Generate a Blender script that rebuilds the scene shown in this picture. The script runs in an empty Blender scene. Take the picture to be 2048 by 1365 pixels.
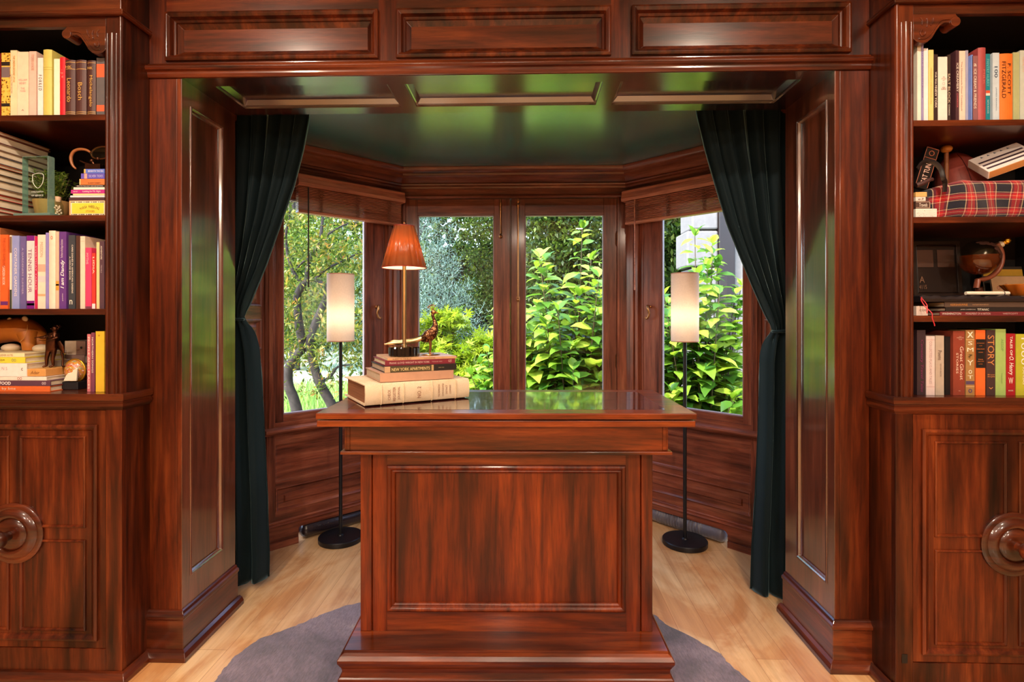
import bpy, bmesh, math, random
import numpy as np
from mathutils import Vector, Matrix

random.seed(7)
RS = np.random.RandomState(11)
SC = bpy.context.scene
COL = SC.collection
PI = math.pi

# ------------------------------------------------------------------ camera model (2048 x 1365)
F_PX, YAW, HOR, EYE, CX = 1060.0, math.radians(1.5), 632.0, 1.36, 0.0895

def ray(px, py):
    xc = (px - 1024.0) / F_PX
    s, c = math.sin(YAW), math.cos(YAW)
    return Vector((-s + xc * c, c + xc * s, (HOR - py) / F_PX))

def at(px, py, Y):
    a = ray(px, py)
    t = Y / a.y
    return Vector((CX + a.x * t, Y, EYE + a.z * t))

def at_z(px, py, Z):
    a = ray(px, py)
    t = (Z - EYE) / a.z
    return Vector((CX + a.x * t, a.y * t, Z))

# ------------------------------------------------------------------ materials
def lin(c):
    c = c / 255.0
    return c / 12.92 if c <= 0.04045 else ((c + 0.055) / 1.055) ** 2.4

def rgb(r, g, b):
    return (lin(r), lin(g), lin(b), 1.0)

class NT:
    """short-hand over a material's node tree"""
    def __init__(s, name):
        s.m = bpy.data.materials.new(name)
        s.m.use_nodes = True
        s.t = s.m.node_tree
        s.bsdf = s.t.nodes['Principled BSDF']
        s.out = s.t.nodes['Material Output']
    def n(s, typ, **kw):
        nd = s.t.nodes.new(typ)
        for k, v in kw.items():
            if k.startswith('i_'):
                nd.inputs[k[2:].replace('_', ' ')].default_value = v
            else:
                setattr(nd, k, v)
        return nd
    def l(s, a, b):
        s.t.links.new(a, b)
    def set(s, **kw):
        for k, v in kw.items():
            s.bsdf.inputs[k.replace('_', ' ')].default_value = v
    def ramp(s, fac, stops, interp='LINEAR'):
        r = s.n('ShaderNodeValToRGB')
        r.color_ramp.interpolation = interp
        e = r.color_ramp.elements
        e[0].position, e[0].color = stops[0]
        e[1].position, e[1].color = stops[-1]
        for p, c in stops[1:-1]:
            x = e.new(p)
            x.color = c
        s.l(fac, r.inputs['Fac'])
        return r.outputs['Color']
    def coords(s, scale=(1, 1, 1), rand=True, rot=(0, 0, 0)):
        tc = s.n('ShaderNodeTexCoord')
        mp = s.n('ShaderNodeMapping')
        mp.inputs['Scale'].default_value = scale
        mp.inputs['Rotation'].default_value = rot
        if rand:
            oi = s.n('ShaderNodeObjectInfo')
            mu = s.n('ShaderNodeVectorMath', operation='SCALE')
            cb = s.n('ShaderNodeCombineXYZ')
            s.l(oi.outputs['Random'], cb.inputs[0]); s.l(oi.outputs['Random'], cb.inputs[1]); s.l(oi.outputs['Random'], cb.inputs[2])
            s.l(cb.outputs[0], mu.inputs[0]); mu.inputs['Scale'].default_value = 9.0
            ad = s.n('ShaderNodeVectorMath', operation='ADD')
            s.l(tc.outputs['Object'], ad.inputs[0]); s.l(mu.outputs[0], ad.inputs[1])
            s.l(ad.outputs[0], mp.inputs['Vector'])
        else:
            s.l(tc.outputs['Object'], mp.inputs['Vector'])
        return mp.outputs['Vector']
    def noise(s, vec, scale=1.0, detail=5.0, rough=0.6, dist=0.0):
        nz = s.n('ShaderNodeTexNoise')
        nz.inputs['Scale'].default_value = scale
        nz.inputs['Detail'].default_value = detail
        nz.inputs['Roughness'].default_value = rough
        nz.inputs['Distortion'].default_value = dist
        s.l(vec, nz.inputs['Vector'])
        return nz.outputs['Fac']
    def mix(s, fac, a, b, blend='MIX'):
        mx = s.n('ShaderNodeMix', data_type='RGBA', blend_type=blend)
        for i, v in ((0, fac), (6, a), (7, b)):
            if isinstance(v, (int, float)):
                mx.inputs[i].default_value = v
            elif isinstance(v, tuple):
                mx.inputs[i].default_value = v
            else:
                s.l(v, mx.inputs[i])
        return mx.outputs[2]
    def math(s, op, a, b=0.0):
        nd = s.n('ShaderNodeMath', operation=op)
        for i, v in ((0, a), (1, b)):
            if isinstance(v, (int, float)):
                nd.inputs[i].default_value = v
            else:
                s.l(v, nd.inputs[i])
        return nd.outputs[0]
    def bump(s, h, strength=0.2, dist=0.002):
        b = s.n('ShaderNodeBump')
        b.inputs['Strength'].default_value = strength
        b.inputs['Distance'].default_value = dist
        s.l(h, b.inputs['Height'])
        s.l(b.outputs['Normal'], s.bsdf.inputs['Normal'])

def plain(name, col, rough=0.5, metal=0.0, coat=0.0, sheen=0.0, bumpy=0.0, vary=0.12):
    t = NT(name)
    v = t.coords((14, 14, 14))
    f = t.noise(v, 1.5, 4)
    d = tuple(c * (1 - vary) for c in col[:3]) + (1,)
    e = tuple(min(1, c * (1 + vary * 0.5)) for c in col[:3]) + (1,)
    t.l(t.ramp(f, [(0.3, d), (0.7, e)]), t.bsdf.inputs['Base Color'])
    t.set(Roughness=rough, Metallic=metal, Coat_Weight=coat, Sheen_Weight=sheen)
    if bumpy:
        t.bump(t.noise(t.coords((90, 90, 90)), 1.0, 3), bumpy, 0.001)
    return t.m

def wood(name, dark, mid, light, scale, rough=0.34, coat=0.15, blotch=0.72, streak=0.45, cior=1.5, spec=0.3, crough=0.12):
    """stained oak / mahogany: long grain streaks, dark uneven stain blotches, open pores"""
    t = NT(name)
    v = t.coords(scale)
    g = t.noise(v, 1.0, 8, 0.62, 0.35)
    base = t.ramp(g, [(0.28, dark), (0.5, mid), (0.72, light)])
    bs = tuple(0.5 * x ** 0.62 for x in scale)
    b = t.noise(t.coords(bs), 1.0, 4, 0.6, 0.8)
    bl = t.ramp(b, [(0.36, (1 - blotch, 1 - blotch, 1 - blotch, 1)), (0.58, (1, 1, 1, 1))])
    c1 = t.mix(1.0, base, bl, 'MULTIPLY')
    fine = t.noise(t.coords(tuple(x * 5 for x in scale)), 1.0, 3, 0.7)
    fl = t.ramp(fine, [(0.35, (1 - streak, 1 - streak, 1 - streak, 1)), (0.5, (1, 1, 1, 1))])
    c2 = t.mix(0.6, c1, t.mix(1.0, c1, fl, 'MULTIPLY'))
    t.l(c2, t.bsdf.inputs['Base Color'])
    t.set(Roughness=rough, Coat_Weight=coat, Coat_Roughness=crough, Coat_IOR=cior, Specular_IOR_Level=spec)
    t.bump(fine, 0.12, 0.0012)
    return t.m

SV, SH, ST = (26, 26, 1.7), (1.9, 1.9, 26), (1.9, 26, 26)
DK, MD, LT = rgb(28, 9, 4), rgb(90, 34, 12), rgb(128, 59, 24)
M = {}
M['wood_v'] = wood('stained wood upright grain', DK, MD, LT, SV)
M['wood_h'] = wood('stained wood level grain', DK, MD, LT, SH, coat=0.6, cior=1.6)
M['wood_t'] = wood('stained wood flat grain', DK, MD, LT, ST)
BD, BM, BL = rgb(60, 29, 21), rgb(128, 66, 47), rgb(162, 98, 74)
M['bay_v'] = wood('bay oak upright grain', BD, BM, BL, SV, rough=0.34, coat=0.25, blotch=0.45)
M['bay_h'] = wood('bay oak level grain', BD, BM, BL, SH, rough=0.34, coat=0.25, blotch=0.4)
M['jamb'] = wood('polished jamb oak', rgb(40, 18, 11), rgb(96, 46, 29), rgb(124, 66, 44), SV, rough=0.28, coat=1.0, cior=2.1, spec=0.7)
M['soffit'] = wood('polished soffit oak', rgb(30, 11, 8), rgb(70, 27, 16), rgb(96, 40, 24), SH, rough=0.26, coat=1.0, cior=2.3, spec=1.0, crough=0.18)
M['desk_v'] = wood('desk mahogany upright grain', rgb(36, 10, 3), rgb(108, 38, 8), rgb(142, 60, 16), SV, rough=0.36, coat=0.15, blotch=0.82)
M['desk_h'] = wood('desk mahogany level grain', rgb(46, 14, 5), rgb(114, 44, 12), rgb(154, 72, 26), ST, rough=0.28, coat=0.3)
M['blind'] = wood('blind slat wood', rgb(150, 86, 70), rgb(200, 126, 104), rgb(214, 146, 122), SH, rough=0.4, coat=0.15, blotch=0.2)
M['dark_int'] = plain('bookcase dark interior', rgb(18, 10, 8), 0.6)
M['brass'] = plain('aged brass', rgb(172, 124, 82), 0.28, 1.0)
M['brass_pale'] = plain('pale brushed brass', rgb(222, 196, 150), 0.3, 1.0)
M['bronze'] = plain('dark bronze', rgb(92, 58, 42), 0.38, 1.0, vary=0.5)
M['black_metal'] = plain('black painted metal', rgb(26, 26, 32), 0.38, 0.3)
M['pages'] = plain('page block paper', rgb(226, 212, 188), 0.8)
M['page_line'] = plain('grey page edges', rgb(190, 170, 150), 0.8)
M['velvet'] = plain('dark teal velvet', rgb(14, 34, 40), 0.75, sheen=0.9, vary=0.3)
t = NT('dark teal velvet'); M['velvet'] = t.m
t.set(Base_Color=rgb(9, 26, 32), Roughness=0.8, Sheen_Weight=1.0, Sheen_Roughness=0.3, Specular_IOR_Level=0.2)
t.bsdf.inputs['Sheen Tint'].default_value = rgb(150, 190, 200)
t = NT('bay ceiling lacquer'); M['teal'] = t.m
t.l(t.ramp(t.noise(t.coords((3, 3, 3)), 1.5, 5), [(0.3, rgb(18, 84, 90)), (0.7, rgb(34, 112, 112))]), t.bsdf.inputs['Base Color'])
t.set(Roughness=0.26, IOR=2.2, Coat_Weight=1.0, Coat_Roughness=0.22, Coat_IOR=2.2)
t.bump(t.noise(t.coords((9, 9, 9)), 1.0, 4), 0.25, 0.004)
# plank floor: honey oak boards along Y
t = NT('honey oak planks'); M['floor'] = t.m
br = t.n('ShaderNodeTexBrick', offset=0.37, squash=1.0)
for k, vv in (('Scale', 1.0), ('Mortar Size', 0.0009), ('Mortar Smooth', 0.2), ('Brick Width', 1.55), ('Row Height', 0.125), ('Bias', 0.0)):
    br.inputs[k].default_value = vv
br.inputs['Color1'].default_value = rgb(238, 202, 152)
br.inputs['Color2'].default_value = rgb(218, 170, 120)
br.inputs['Mortar'].default_value = rgb(168, 118, 74)
t.l(t.coords((1, 1, 1), False, (0, 0, PI / 2)), br.inputs['Vector'])
g = t.noise(t.coords((30, 1.6, 30), False), 1.0, 8, 0.65, 0.6)
gr = t.ramp(g, [(0.3, (0.76, 0.7, 0.66, 1)), (0.6, (1, 1, 1, 1))])
st = t.ramp(t.noise(t.coords((2.2, 1.1, 1), False), 1.3, 5, 0.6, 1.0), [(0.38, (0.80, 0.62, 0.48, 1)), (0.5, (1, 1, 1, 1))])
t.l(t.mix(1.0, t.mix(1.0, br.outputs['Color'], gr, 'MULTIPLY'), st, 'MULTIPLY'), t.bsdf.inputs['Base Color'])
t.set(Roughness=0.34, Coat_Weight=0.5, Coat_Roughness=0.25, Coat_IOR=1.7)
t.bump(g, 0.08, 0.001)
M['plaster'] = plain('warm white plaster', rgb(226, 218, 204), 0.8)
M['roomwall'] = plain('room wall paint', rgb(104, 80, 58), 0.75)

def glass_mat(name, tint=(1, 1, 1, 1), ior=1.5):
    """window pane: clear sheet that also mirrors by its Fresnel term"""
    t = NT(name)
    tr = t.n('ShaderNodeBsdfTransparent'); tr.inputs['Color'].default_value = tint
    gl = t.n('ShaderNodeBsdfGlossy'); gl.inputs['Roughness'].default_value = 0.0
    fr = t.n('ShaderNodeFresnel'); fr.inputs['IOR'].default_value = ior
    mx = t.n('ShaderNodeMixShader')
    ge = t.n('ShaderNodeNewGeometry')
    t.l(t.math('MULTIPLY', fr.outputs[0], t.math('SUBTRACT', 1.0, ge.outputs['Backfacing'])), mx.inputs[0])
    t.l(tr.outputs[0], mx.inputs[1]); t.l(gl.outputs[0], mx.inputs[2])
    t.l(mx.outputs[0], t.out.inputs['Surface'])
    return t.m
M['pane'] = glass_mat('window pane glass', (0.97, 0.99, 0.98, 1), 1.62)
M['glass'] = glass_mat('clear glass', (0.86, 0.95, 0.92, 1), 1.5)
t = NT('green glass edge'); M['glass_edge'] = t.m
t.set(Base_Color=rgb(168, 212, 200), Roughness=0.08, Transmission_Weight=0.7, IOR=1.5)

def shade_mat(name, col, trans, mixf=0.5):
    t = NT(name)
    v = t.coords((60, 60, 60))
    c = t.ramp(t.noise(v, 2.0, 4), [(0.3, tuple(x * 0.85 for x in col[:3]) + (1,)), (0.7, col)])
    df = t.n('ShaderNodeBsdfDiffuse'); t.l(c, df.inputs['Color'])
    tl = t.n('ShaderNodeBsdfTranslucent'); tl.inputs['Color'].default_value = trans
    mx = t.n('ShaderNodeMixShader'); mx.inputs[0].default_value = mixf
    t.l(df.outputs[0], mx.inputs[1]); t.l(tl.outputs[0], mx.inputs[2])
    t.l(mx.outputs[0], t.out.inputs['Surface'])
    return t.m
M['linen'] = shade_mat('linen lamp shade', rgb(246, 230, 224), rgb(232, 208, 182), 0.42)

def leaf_mat(name, stops, gloss=0.35, trans=0.45):
    """leaf blades: age of the leaf (per-leaf tint) picks the green; light passes through the blade"""
    t = NT(name)
    at_ = t.n('ShaderNodeAttribute', attribute_name='tint')
    c = t.ramp(at_.outputs['Fac'], stops)
    t.l(c, t.bsdf.inputs['Base Color'])
    t.set(Roughness=gloss, Specular_IOR_Level=0.35)
    tl = t.n('ShaderNodeBsdfTranslucent')
    t.l(t.mix(1.0, c, (1.0, 1.0, 0.62, 1), 'MULTIPLY'), tl.inputs['Color'])
    mx = t.n('ShaderNodeMixShader'); mx.inputs[0].default_value = trans
    t.l(t.bsdf.outputs[0], mx.inputs[1]); t.l(tl.outputs[0], mx.inputs[2])
    t.l(mx.outputs[0], t.out.inputs['Surface'])
    return t.m

_cm = {}
def colmat(r, g, b, rough=0.5, metal=0.0):
    k = (r, g, b, rough, metal)
    if k not in _cm:
        t = NT('dyed cover %d %d %d' % (r, g, b))
        t.set(Base_Color=rgb(r, g, b), Roughness=rough, Metallic=metal)
        f = t.noise(t.coords((40, 40, 40)), 1.0, 3)
        c = rgb(r, g, b)
        t.l(t.ramp(f, [(0.3, tuple(x * 0.9 for x in c[:3]) + (1,)), (0.7, c)]), t.bsdf.inputs['Base Color'])
        _cm[k] = t.m
    return _cm[k]

# ------------------------------------------------------------------ mesh builder
class MB:
    def __init__(s):
        s.v, s.f, s.mi, s.xf, s.m = [], [], [], None, 0
    def add(s, pts, faces, m=None):
        b = len(s.v)
        for p in pts:
            p = Vector(p)
            s.v.append(tuple(s.xf @ p) if s.xf is not None else tuple(p))
        for f in faces:
            s.f.append(tuple(b + i for i in f))
            s.mi.append(s.m if m is None else m)
        return s
    def box(s, x0, x1, y0, y1, z0, z1, m=None):
        p = [(x, y, z) for x in (x0, x1) for y in (y0, y1) for z in (z0, z1)]
        return s.add(p, [(0, 1, 3, 2), (4, 6, 7, 5), (0, 4, 5, 1), (2, 3, 7, 6), (0, 2, 6, 4), (1, 5, 7, 3)], m)
    def prism(s, poly, a0, a1, axis='z', m=None):
        n = len(poly)
        def P(u, w, a):
            return {'z': (u, w, a), 'y': (u, a, w), 'x': (a, u, w)}[axis]
        pts = [P(u, w, a0) for u, w in poly] + [P(u, w, a1) for u, w in poly]
        fs = [tuple(range(n - 1, -1, -1)), tuple(range(n, 2 * n))]
        fs += [(i, (i + 1) % n, n + (i + 1) % n, n + i) for i in range(n)]
        return s.add(pts, fs, m)
    def lathe(s, prof, c=(0, 0, 0), n=32, mat=None, m=None, flute=None):
        """prof: (r, z) up the axis; closed at the ends"""
        pts, fs = [], []
        c = Vector(c)
        for r, z in prof:
            for k in range(n):
                a = 2 * PI * k / n
                rr = max(r, 1e-5) * (flute(a, r, z) if flute else 1.0)
                p = Vector((rr * math.cos(a), rr * math.sin(a), z))
                pts.append(c + (mat @ p if mat is not None else p))
        for i in range(len(prof) - 1):
            for k in range(n):
                k2 = (k + 1) % n
                fs.append((i * n + k, i * n + k2, (i + 1) * n + k2, (i + 1) * n + k))
        if prof[0][0] > 1e-4:
            fs.append(tuple(range(n - 1, -1, -1)))
        if prof[-1][0] > 1e-4:
            fs.append(tuple((len(prof) - 1) * n + k for k in range(n)))
        return s.add(pts, fs, m)
    def tube(s, pts, rad, n=10, m=None, cap=True, sx=1.0):
        pts = [Vector(p) for p in pts]
        if not isinstance(rad, (list, tuple)):
            rad = [rad] * len(pts)
        if 3 <= len(pts) <= 12:                    # round the path through its points
            e = [pts[0] * 2 - pts[1]] + pts + [pts[-1] * 2 - pts[-2]]
            np_, nr = [], []
            for i in range(len(pts) - 1):
                a, b, c, d = e[i:i + 4]
                for q in range(4):
                    t = q / 4
                    np_.append(0.5 * (2 * b + (c - a) * t + (2 * a - 5 * b + 4 * c - d) * t * t + (3 * b - a - 3 * c + d) * t ** 3))
                    nr.append(rad[i] + (rad[i + 1] - rad[i]) * t)
            pts, rad = np_ + [pts[-1]], nr + [rad[-1]]
        vs, fs = [], []
        up = None
        for i, p in enumerate(pts):
            d = (pts[min(i + 1, len(pts) - 1)] - pts[max(i - 1, 0)])
            d = d.normalized() if d.length > 1e-9 else Vector((0, 0, 1))
            if up is None:
                up = Vector((0, 0, 1)) if abs(d.z) < 0.9 else Vector((1, 0, 0))
            a = d.cross(up)
            if a.length < 1e-6:
                a = d.orthogonal()
            a.normalize()
            b = a.cross(d).normalized()
            up = b
            for k in range(n):
                t = 2 * PI * k / n
                vs.append(p + (a * math.cos(t) * sx + b * math.sin(t)) * rad[i])
        for i in range(len(pts) - 1):
            for k in range(n):
                k2 = (k + 1) % n
                fs.append((i * n + k, i * n + k2, (i + 1) * n + k2, (i + 1) * n + k))
        if cap:
            fs.append(tuple(range(n - 1, -1, -1)))
            fs.append(tuple((len(pts) - 1) * n + k for k in range(n)))
        return s.add(vs, fs, m)
    def ball(s, c, r, nu=16, nv=10, rot=None, m=None):
        if isinstance(r, (int, float)):
            r = (r, r, r)
        pts, fs = [], []
        for j in range(nv + 1):
            th = PI * j / nv
            for k in range(nu):
                a = 2 * PI * k / nu
                p = Vector((r[0] * math.sin(th) * math.cos(a), r[1] * math.sin(th) * math.sin(a), -r[2] * math.cos(th)))
                if rot is not None:
                    p = rot @ p
                pts.append(Vector(c) + p)
        for j in range(nv):
            for k in range(nu):
                k2 = (k + 1) % nu
                fs.append((j * nu + k, j * nu + k2, (j + 1) * nu + k2, (j + 1) * nu + k))
        return s.add(pts, fs, m)
    def rings(s, a0, b0, a1, b1, prof, m=None, cm=None):
        """concentric rectangles in the u/v plane: prof = (inset, height); closes with a panel"""
        pts, fs, ms = [], [], []
        for d, h in prof:
            pts += [(a0 + d, b0 + d, h), (a1 - d, b0 + d, h), (a1 - d, b1 - d, h), (a0 + d, b1 - d, h)]
        for i in range(len(prof) - 1):
            fs += [(4 * i + k, 4 * i + (k + 1) % 4, 4 * i + 4 + (k + 1) % 4, 4 * i + 4 + k) for k in range(4)]
        s.add(pts, fs, m)
        e = pts[-4:]
        return s.add(e, [(0, 1, 2, 3)], cm if cm is not None else m)
    def panelled(s, W, H, holes, t=0.02, a_off=0.0, b_off=0.0):
        """frame-and-panel board; holes = (a0, b0, a1, b1, profile, panel material index)"""
        A0, B0, A1, B1 = a_off, b_off, a_off + W, b_off + H
        us = sorted({A0, A1} | {h[0] for h in holes} | {h[2] for h in holes})
        vs = sorted({B0, B1} | {h[1] for h in holes} | {h[3] for h in holes})
        for i in range(len(us) - 1):
            for j in range(len(vs) - 1):
                um, vm = (us[i] + us[i + 1]) / 2, (vs[j] + vs[j + 1]) / 2
                if any(h[0] < um < h[2] and h[1] < vm < h[3] for h in holes):
                    continue
                stile = not any(h[0] < um < h[2] for h in holes)
                s.add([(us[i], vs[j], 0), (us[i + 1], vs[j], 0), (us[i + 1], vs[j + 1], 0), (us[i], vs[j + 1], 0)], [(0, 1, 2, 3)], 0 if stile else 1)
        for h in holes:
            s.rings(h[0], h[1], h[2], h[3], h[4], h[6] if len(h) > 6 else 0, h[5] if len(h) > 5 else 0)
        c = [(A0, B0), (A1, B0), (A1, B1), (A0, B1)]
        s.add([(a, b, 0) for a, b in c] + [(a, b, -t) for a, b in c],
              [(k, (k + 1) % 4, 4 + (k + 1) % 4, 4 + k) for k in range(4)] + [(7, 6, 5, 4)], 0)
        return s
    def sweep(s, path, prof, closed=False, m=None, flip=1):
        """moulding: prof = (outward, z) pairs (closed loop) along an XY path with mitred corners; outward is to the right of travel * flip"""
        n, k = len(path), len(prof)
        path = [Vector((p[0], p[1])) for p in path]
        pts = []
        for i in range(n):
            def nrm(a, b):
                d = (b - a).normalized()
                return Vector((d.y, -d.x)) * flip
            ns = []
            if i > 0 or closed:
                ns.append(nrm(path[i - 1], path[i]))
            if i < n - 1 or closed:
                ns.append(nrm(path[i], path[(i + 1) % n]))
            if len(ns) == 2:
                b = (ns[0] + ns[1]).normalized()
                o = b / max(0.3, b.dot(ns[0]))
            else:
                o = ns[0]
            for q, z in prof:
                pts.append((path[i].x + o.x * q, path[i].y + o.y * q, z))
        fs = []
        for i in range(n if closed else n - 1):
            j = (i + 1) % n
            fs += [(i * k + q, i * k + (q + 1) % k, j * k + (q + 1) % k, j * k + q) for q in range(k)]
        if not closed:
            fs += [tuple(range(k)), tuple((n - 1) * k + q for q in range(k - 1, -1, -1))]
        return s.add(pts, fs, m)
    def build(s, name, mats, parent=None, bevel=0.0, smooth=None, world=False, solid=0.0, sub=0, recalc=True, seg=2):
        me = bpy.data.meshes.new(name)
        vs = s.v
        if world and parent is not None:
            top = parent
            off = Vector(top.location)
            while top.parent:
                top = top.parent
                off += top.location
            vs = [(x - off.x, y - off.y, z - off.z) for x, y, z in vs]
        me.from_pydata(vs, [], s.f)
        if not isinstance(mats, (list, tuple)):
            mats = [mats]
        for m in mats:
            me.materials.append(m)
        for p, i in zip(me.polygons, s.mi):
            p.material_index = min(i, len(mats) - 1)
        if recalc:
            bm = bmesh.new(); bm.from_mesh(me)
            bmesh.ops.recalc_face_normals(bm, faces=bm.faces)
            bm.to_mesh(me); bm.free()
        if smooth:
            for p in me.polygons:
                p.use_smooth = True
            me.set_sharp_from_angle(angle=math.radians(smooth))
        o = bpy.data.objects.new(name, me)
        COL.objects.link(o)
        if parent is not None:
            o.parent = parent
        if solid:
            md = o.modifiers.new('thickness', 'SOLIDIFY'); md.thickness = solid; md.offset = 0
        if sub:
            md = o.modifiers.new('round', 'SUBSURF'); md.levels = sub; md.render_levels = sub
        if bevel:
            md = o.modifiers.new('soft edges', 'BEVEL'); md.width = bevel; md.segments = seg; md.limit_method = 'ANGLE'; md.angle_limit = math.radians(40)
        return o

def frame(o, u, v, n):
    o, u, v, n = Vector(o), Vector(u), Vector(v), Vector(n)
    return Matrix(((u.x, v.x, n.x, o.x), (u.y, v.y, n.y, o.y), (u.z, v.z, n.z, o.z), (0, 0, 0, 1)))

def tag(o, label, cat, group=None, kind=None):
    o['label'] = label
    o['category'] = cat
    if group:
        o['group'] = group
    if kind:
        o['kind'] = kind
    return o

def thing(name, label, cat, loc=(0, 0, 0), rot=(0, 0, 0), group=None):
    o = bpy.data.objects.new(name, None)
    COL.objects.link(o)
    o.location = loc
    o.rotation_euler = rot
    o.empty_display_size = 0.05
    return tag(o, label, cat, group)

def struct(o, label, cat):
    return tag(o, label, cat, kind='structure')

def dup(root, label, loc=None, rot=None):
    r = root.copy(); COL.objects.link(r)
    if loc is not None:
        r.location = loc
    if rot is not None:
        r.rotation_euler = rot
    r['label'] = label
    for ch in list(root.children):
        c = ch.copy(); COL.objects.link(c); c.parent = r
        for g in ch.children:
            d = g.copy(); COL.objects.link(d); d.parent = c
    return r

def lettering(parent, text, mat, origin, xdir, ydir, w, h, shear=0.0, name='lettering', bold=0.0):
    """printed words: a text outline scaled to a w x h box centred on origin"""
    cu = bpy.data.curves.new('words', 'FONT')
    cu.body = text
    cu.align_x = 'CENTER'
    cu.shear = shear
    cu.resolution_u = 2
    cu.offset = bold
    cu.space_line = 0.85
    tmp = bpy.data.objects.new('words', cu)
    me = bpy.data.meshes.new_from_object(tmp)
    bpy.data.objects.remove(tmp)
    bpy.data.curves.remove(cu)
    co = np.zeros(len(me.vertices) * 3)
    me.vertices.foreach_get('co', co)
    co = co.reshape(-1, 3)
    lo, hi = co.min(0), co.max(0)
    sx, sy = w / max(1e-6, hi[0] - lo[0]), h / max(1e-6, hi[1] - lo[1])
    X, Y, O = Vector(xdir), Vector(ydir), Vector(origin)
    cx, cy = (lo[0] + hi[0]) / 2, (lo[1] + hi[1]) / 2
    res = np.outer((co[:, 0] - cx) * sx, X) + np.outer((co[:, 1] - cy) * sy, Y) + np.array(O)
    me.vertices.foreach_set('co', res.ravel())
    me.update()
    me.materials.clear()
    me.materials.append(mat)
    o = bpy.data.objects.new(name, me)
    COL.objects.link(o)
    o.parent = parent
    return o
# light levels
DOWN_W, FLOOR_W, DESK_W, SUN_W, SKY_S, EXPO = 29.0, 0.9, 4.2, 8.5, 1.8, 0.0
# ------------------------------------------------------------------ room shell and bay
Y1, Y2 = 2.0735, 2.4585          # face and back of the panelled opening
HW, OPZ = 1.278, 2.305           # half width and height of the opening
PW = 1.41                        # outer edge of the pilasters
CB, YB = 0.778, 3.662            # bay: back corners
BX, BYF = 1.41, 3.03             # bay: front corners of the angled walls
CEIL, ROOMH = 2.37, 2.86

REC = [(0, 0), (0.0, 0.006), (0.006, 0.009), (0.014, 0.004), (0.018, -0.006), (0.024, -0.012)]          # bead moulding round a sunk panel
FIELD = REC + [(0.05, -0.012), (0.062, -0.003)]                                                        # raised field
FLAT = [(0, 0), (0.0, -0.006), (0.008, -0.008), (0.012, -0.012)]
BOLD = [(0, 0), (0, 0.010), (0.008, 0.016), (0.018, 0.012), (0.026, -0.004), (0.032, -0.016)]

floor = MB().box(-3.4, 3.4, -3.2, 3.9, -0.06, 0.0).build('floor', M['floor'])
struct(floor, 'honey oak plank floor running into the bay', 'floor')
ce = MB().box(-3.4, 3.4, -3.2, Y1 + 0.4, ROOMH, ROOMH + 0.06)
DOWN = [(-1.22, 1.05), (1.06, 1.05), (-1.9, -0.2), (-0.08, -0.2), (1.75, -0.2), (-1.0, -1.7), (1.0, -1.7), (-2.0, -2.7), (0.0, -2.7), (2.0, -2.7)]  # last three, by the back wall, are added for soft frontal fill
for x, y in DOWN:
    ce.lathe([(0.062, 0.0), (0.085, 0.0), (0.083, -0.008), (0.062, -0.008)], (x, y, ROOMH), 24)
struct(ce.build('ceiling', M['plaster']), 'pale plaster room ceiling with recessed rings for downlights and added fill lamps', 'ceiling')
for nm, b in (('wall_left', (-3.46, -3.4, -3.2, Y1 + 0.4)), ('wall_right', (3.4, 3.46, -3.2, Y1 + 0.4)), ('wall_back', (-3.4, 3.4, -3.26, -3.2))):
    struct(MB().box(*b, 0, ROOMH).build(nm, M['roomwall']), 'plain painted wall of the room', 'wall')
wf = MB()
wf.box(-3.4, -PW, Y1 + 0.335, Y1 + 0.4, 0, ROOMH).box(PW, 3.4, Y1 + 0.335, Y1 + 0.4, 0, ROOMH)
struct(wf.build('wall_front', M['roomwall']), 'wall behind the bookcases either side of the opening', 'wall')

# header: three framed panels over the opening
hd = MB()
hd.xf = frame((0, Y1, 0), (1, 0, 0), (0, 0, 1), (0, -1, 0))
hp = [(0, 0), (0.0, 0.012), (0.010, 0.018), (0.020, 0.010), (0.026, -0.006), (0.034, -0.010), (0.034, -0.016), (0.052, -0.030)]
holes = []
for p0, p1 in (((333, 118), (757, 10)), ((793, 115), (1222, 8)), ((1263, 114), (1700, 2))):
    a, b = at(*p0, Y1), at(*p1, Y1)
    holes.append((a.x, 2.372, b.x, 2.565, hp, 1))
hd.panelled(2 * PW, ROOMH - OPZ - 0.003, holes, 0.05, -PW, OPZ + 0.003)
hd.xf = None
hd.box(-PW, PW, Y1 + 0.05, Y2, OPZ + 0.05, ROOMH)
hd.sweep([(-PW - 0.012, Y1 + 0.02), (-PW - 0.012, Y1), (PW + 0.012, Y1), (PW + 0.012, Y1 + 0.02)],
         [(0, 2.304), (0.008, 2.306), (0.012, 2.318), (0.012, 2.326), (0.022, 2.332), (0.026, 2.342), (0.022, 2.350), (0.012, 2.353), (0.006, 2.362), (0, 2.364)], m=1)
struct(hd.build('trim_1', [M['wood_v'], M['wood_h']], bevel=0.002), 'three panelled header over the opening with a bead moulding', 'panelling')

# soffit of the opening
sf = MB()
sf.xf = frame((0, Y1, OPZ), (1, 0, 0), (0, 1, 0), (0, 0, -1))
sp = [(0, 0), (0, -0.010), (0.006, -0.012), (0.022, -0.030)]
sh = []
for xa, xb in ((-1.19, -0.475), (-0.405, 0.402), (0.472, 1.19)):
    sh.append((xa, 0.075, xb, 0.31, sp, 1))
sf.panelled(2 * HW, Y2 - Y1, sh, 0.05, -HW, 0)
struct(sf.build('trim_2', [M['soffit'], M['soffit']], bevel=0.0015), 'polished panelled underside of the opening', 'panelling')

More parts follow.
